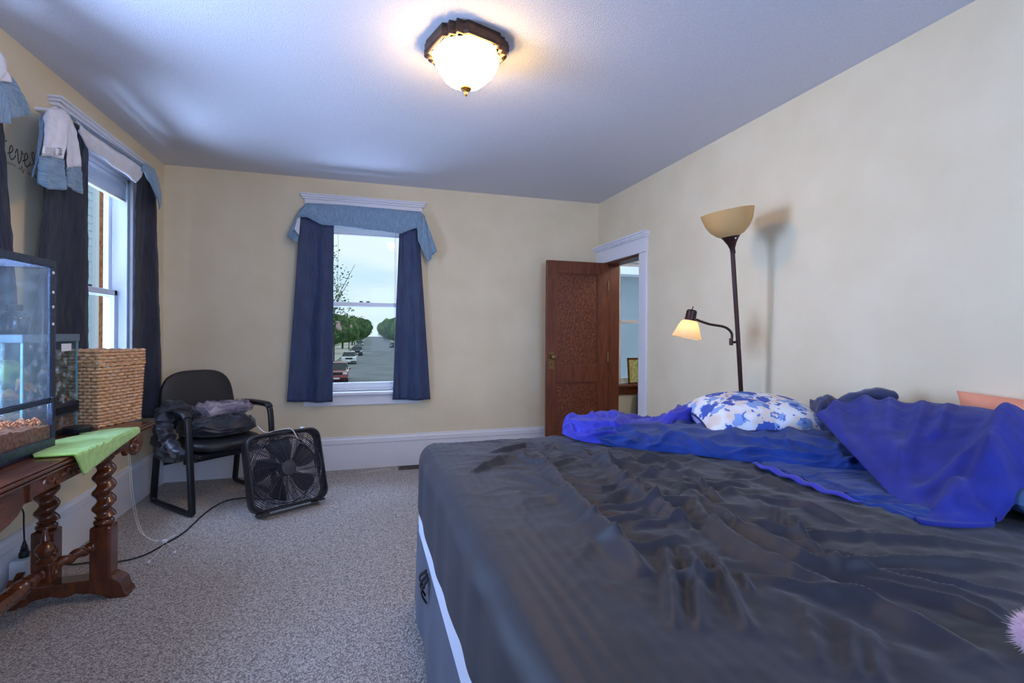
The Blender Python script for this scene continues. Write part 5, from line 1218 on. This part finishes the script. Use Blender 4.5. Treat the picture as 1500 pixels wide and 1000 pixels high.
def flagmat():
    m = bpy.data.materials.new('striped_flag'); m.use_nodes = True; nt = m.node_tree; bs = nt.nodes['Principled BSDF']; L = nt.links.new
    tc = nd(nt, 'ShaderNodeTexCoord'); sp = nd(nt, 'ShaderNodeSeparateXYZ'); L(tc.outputs['Object'], sp.inputs[0])
    mu = nd(nt, 'ShaderNodeMath', operation='MULTIPLY'); mu.inputs[1].default_value = 6; L(sp.outputs['X'], mu.inputs[0])
    fr2 = nd(nt, 'ShaderNodeMath', operation='FRACT'); L(mu.outputs[0], fr2.inputs[0]); gt = nd(nt, 'ShaderNodeMath', operation='GREATER_THAN'); gt.inputs[1].default_value = .5; L(fr2.outputs[0], gt.inputs[0])
    mx = nd(nt, 'ShaderNodeMixRGB'); mx.inputs[1].default_value = lin((178, 60, 76)); mx.inputs[2].default_value = lin((228, 220, 224)); L(gt.outputs[0], mx.inputs[0])
    L(mx.outputs[0], bs.inputs['Base Color']); return m
M['flag'] = flagmat(); M['canton'] = mg('flag_canton', (52, 62, 110))
for i, (px, py, hh, fz, lb) in enumerate(((511, 512, 8.0, 6.2, 'dark street lamp post with a striped flag beside the sidewalk'), (489, 541, 7.6, 5.6, 'nearest street lamp post with a striped flag at the window edge'), (519, 505, 8, 5.8, 'far street lamp post with a striped flag'))):
    p = gp(px, py); t = thing('street_lamp', lb, 'street lamp', p, (0, 0, 0), 'street lamps with flags')
    MB().lathe([(.16, 0), (.16, .6), (.09, .8), (.07, hh - .6), (.1, hh - .5), (.06, hh - .4)], (0, 0, 0), 12).build('post', M['blkmetal'], t)
    MB().lathe([(.1, hh - .45), (.24, hh - .2), (.22, hh + .15), (.05, hh + .3), (.0, hh + .32)], (0, 0, 0), 14).build('lantern', M['lamphead'], t)
    f = ruled([(.1, 0, fz + .3), (.7, 0, fz + .1)], [(.3, 0, fz - .7), (.9, 0, fz - 1.0)], 10, 10, lambda u, v, p_: (0, .12 * math.sin(5 * u + 3 * v), 0)).build('flag', M['flag'], t, solid=.02)
    MB().tube([(0, 0, fz + .3), (.75, 0, fz + .15)], .03, 6).build('flag_pole', M['chrome'], t)
# neighbour outside the left windows
t = thing('neighbour_house', 'pale blue clapboard house wall outside the left windows', 'house', (-6.2, 4, GZ))
b = MB()
for k in range(46): b.prism([(0, k * .18), (.03, k * .18), (.012, k * .18 + .182), (0, k * .18 + .182)], lambda a, z, d: (a, d, z), -9, 10.2)
b.box(-6, 0, -9, 10.2, 0, 8.3); b.build('clapboard_wall', M['siding'], t, smooth=False)
for y in (1.5, 5.2): MB().box(.0, .08, y - .5, y + .5, 4.2, 6.2).build('window_trim', M['trim'], t, smooth=False)
for y in (1.5, 5.2): MB().box(.03, .09, y - .4, y + .4, 4.3, 6.1).build('window', M['carglass'], t, smooth=False)
for y in (3.2, 10.12): MB().box(.0, .09, y - .08, y + .08, 0, 8.3).build('corner_board', M['trim'], t, smooth=False)
tag(MB().box(-7.2, -6.25, 14.45, 15.3, GZ, 7.5).build('brick_chimney', M['orangebrick'], smooth=False), 'weathered orange brick chimney beyond the pale house, outside the far left window', 'chimney')
# porch wall opposite the hall window
t = thing('porch_wall', 'grey stucco neighbour wall with a bright eave seen through the hall window', 'building', (4.0, 8.2, GZ))
MB().box(-1.8, 3, 0, .3, 0, 5.75).build('wall', M['greywall'], t, smooth=False); MB().box(-1.8, 3, -.35, .3, 5.75, 6.0).build('eave', M['trim'], t, smooth=False)

# ------------------------------------------------------------------ world and lights
w = bpy.data.worlds.new('sky'); scn.world = w; w.use_nodes = True; nt = w.node_tree; bg = nt.nodes['Background']; L = nt.links.new
tc = nd(nt, 'ShaderNodeTexCoord'); n1 = nd(nt, 'ShaderNodeTexNoise'); n1.inputs['Scale'].default_value = 3.2; n1.inputs['Detail'].default_value = 7; n1.inputs['Distortion'].default_value = .4
mp = nd(nt, 'ShaderNodeMapping'); mp.inputs['Scale'].default_value = (1, 1, 2.6); L(tc.outputs['Generated'], mp.inputs[0]); L(mp.outputs[0], n1.inputs['Vector'])
cr = nd(nt, 'ShaderNodeValToRGB'); cr.color_ramp.elements[0].color = (.62, .80, .96, 1); cr.color_ramp.elements[1].color = (1, 1, 1, 1); cr.color_ramp.elements[0].position = .32; cr.color_ramp.elements[1].position = .56
L(n1.outputs['Fac'], cr.inputs['Fac']); L(cr.outputs[0], bg.inputs['Color']); bg.inputs['Strength'].default_value = 1.35
def area(name, loc, target, sx, sy, power, col):
    l = bpy.data.lights.new(name, 'AREA'); l.shape = 'RECTANGLE'; l.size = sx; l.size_y = sy; l.energy = power; l.color = col
    o = bpy.data.objects.new(name, l); COL.objects.link(o); o.location = loc; o.rotation_euler = (Vector(target) - Vector(loc)).to_track_quat('-Z', 'Y').to_euler(); return o
DAY = (.55, .645, 1.0)
area('daylight_near_left_window', (XL - .35, 2.02, 1.5), (1, 2.02, 1.45), .8, 1.5, 210, DAY)
area('added_fill_behind_camera', (1.0, YF - .35, 1.5), (.9, 2, 1.45), 1.7, 1.4, 100, DAY)  # added fill from behind the camera, no window known there
area('daylight_street_window', (.1, YB + 2.0, 4.0), (.1, YB, 1.4), 3.2, 1.8, 480, DAY)
area('daylight_far_left_window', (XL - 2.0, 3.6, 3.9), (XL, 3.65, 1.5), 3.0, 1.8, 400, DAY)
area('ground_bounce_street_window', (.1, YB + 1.6, -.7), (.1, YB, 1.5), 3.0, 1.6, 400, DAY)
area('ground_bounce_far_left_window', (XL - 1.6, 3.6, -.7), (XL, 3.65, 1.5), 3.0, 1.6, 360, DAY)
area('daylight_hall_window', (3.4, 6.6, 3.6), (3.35, 5.3, 1.3), 1.6, 1.2, 60, (.8, .88, 1))
l = bpy.data.lights.new('added_hall_fill', 'POINT'); l.energy = 30; l.color = (1, .9, .78); l.shadow_soft_size = .15  # added point light to brighten the hall, has no fitting
o = bpy.data.objects.new('added_hall_fill', l); COL.objects.link(o); o.location = (3.3, 3.6, 2.35)

cam = bpy.data.cameras.new('camera'); co = bpy.data.objects.new('camera', cam); COL.objects.link(co)
cam.sensor_width = 36; cam.lens = FPX / 1500 * 36; cam.shift_y = -(500 - CYP) / 1500; cam.clip_start = .03; cam.clip_end = 2000
co.location = (0, 0, HC)
co.rotation_euler = (Matrix.Rotation(-YAW, 3, 'Z') @ Matrix.Rotation(PI / 2, 3, 'X') @ Matrix.Rotation(ROLL, 3, 'Z')).to_euler()
scn.camera = co
scn.view_settings.view_transform = 'Standard'; scn.view_settings.look = 'None'; scn.view_settings.gamma = 1; scn.view_settings.exposure = -.2; scn.view_settings.use_curve_mapping = False
scn.cycles.use_denoising = True; scn.cycles.max_bounces = 10; scn.cycles.diffuse_bounces = 5; scn.cycles.transparent_max_bounces = 24; scn.cycles.sample_clamp_indirect = 6
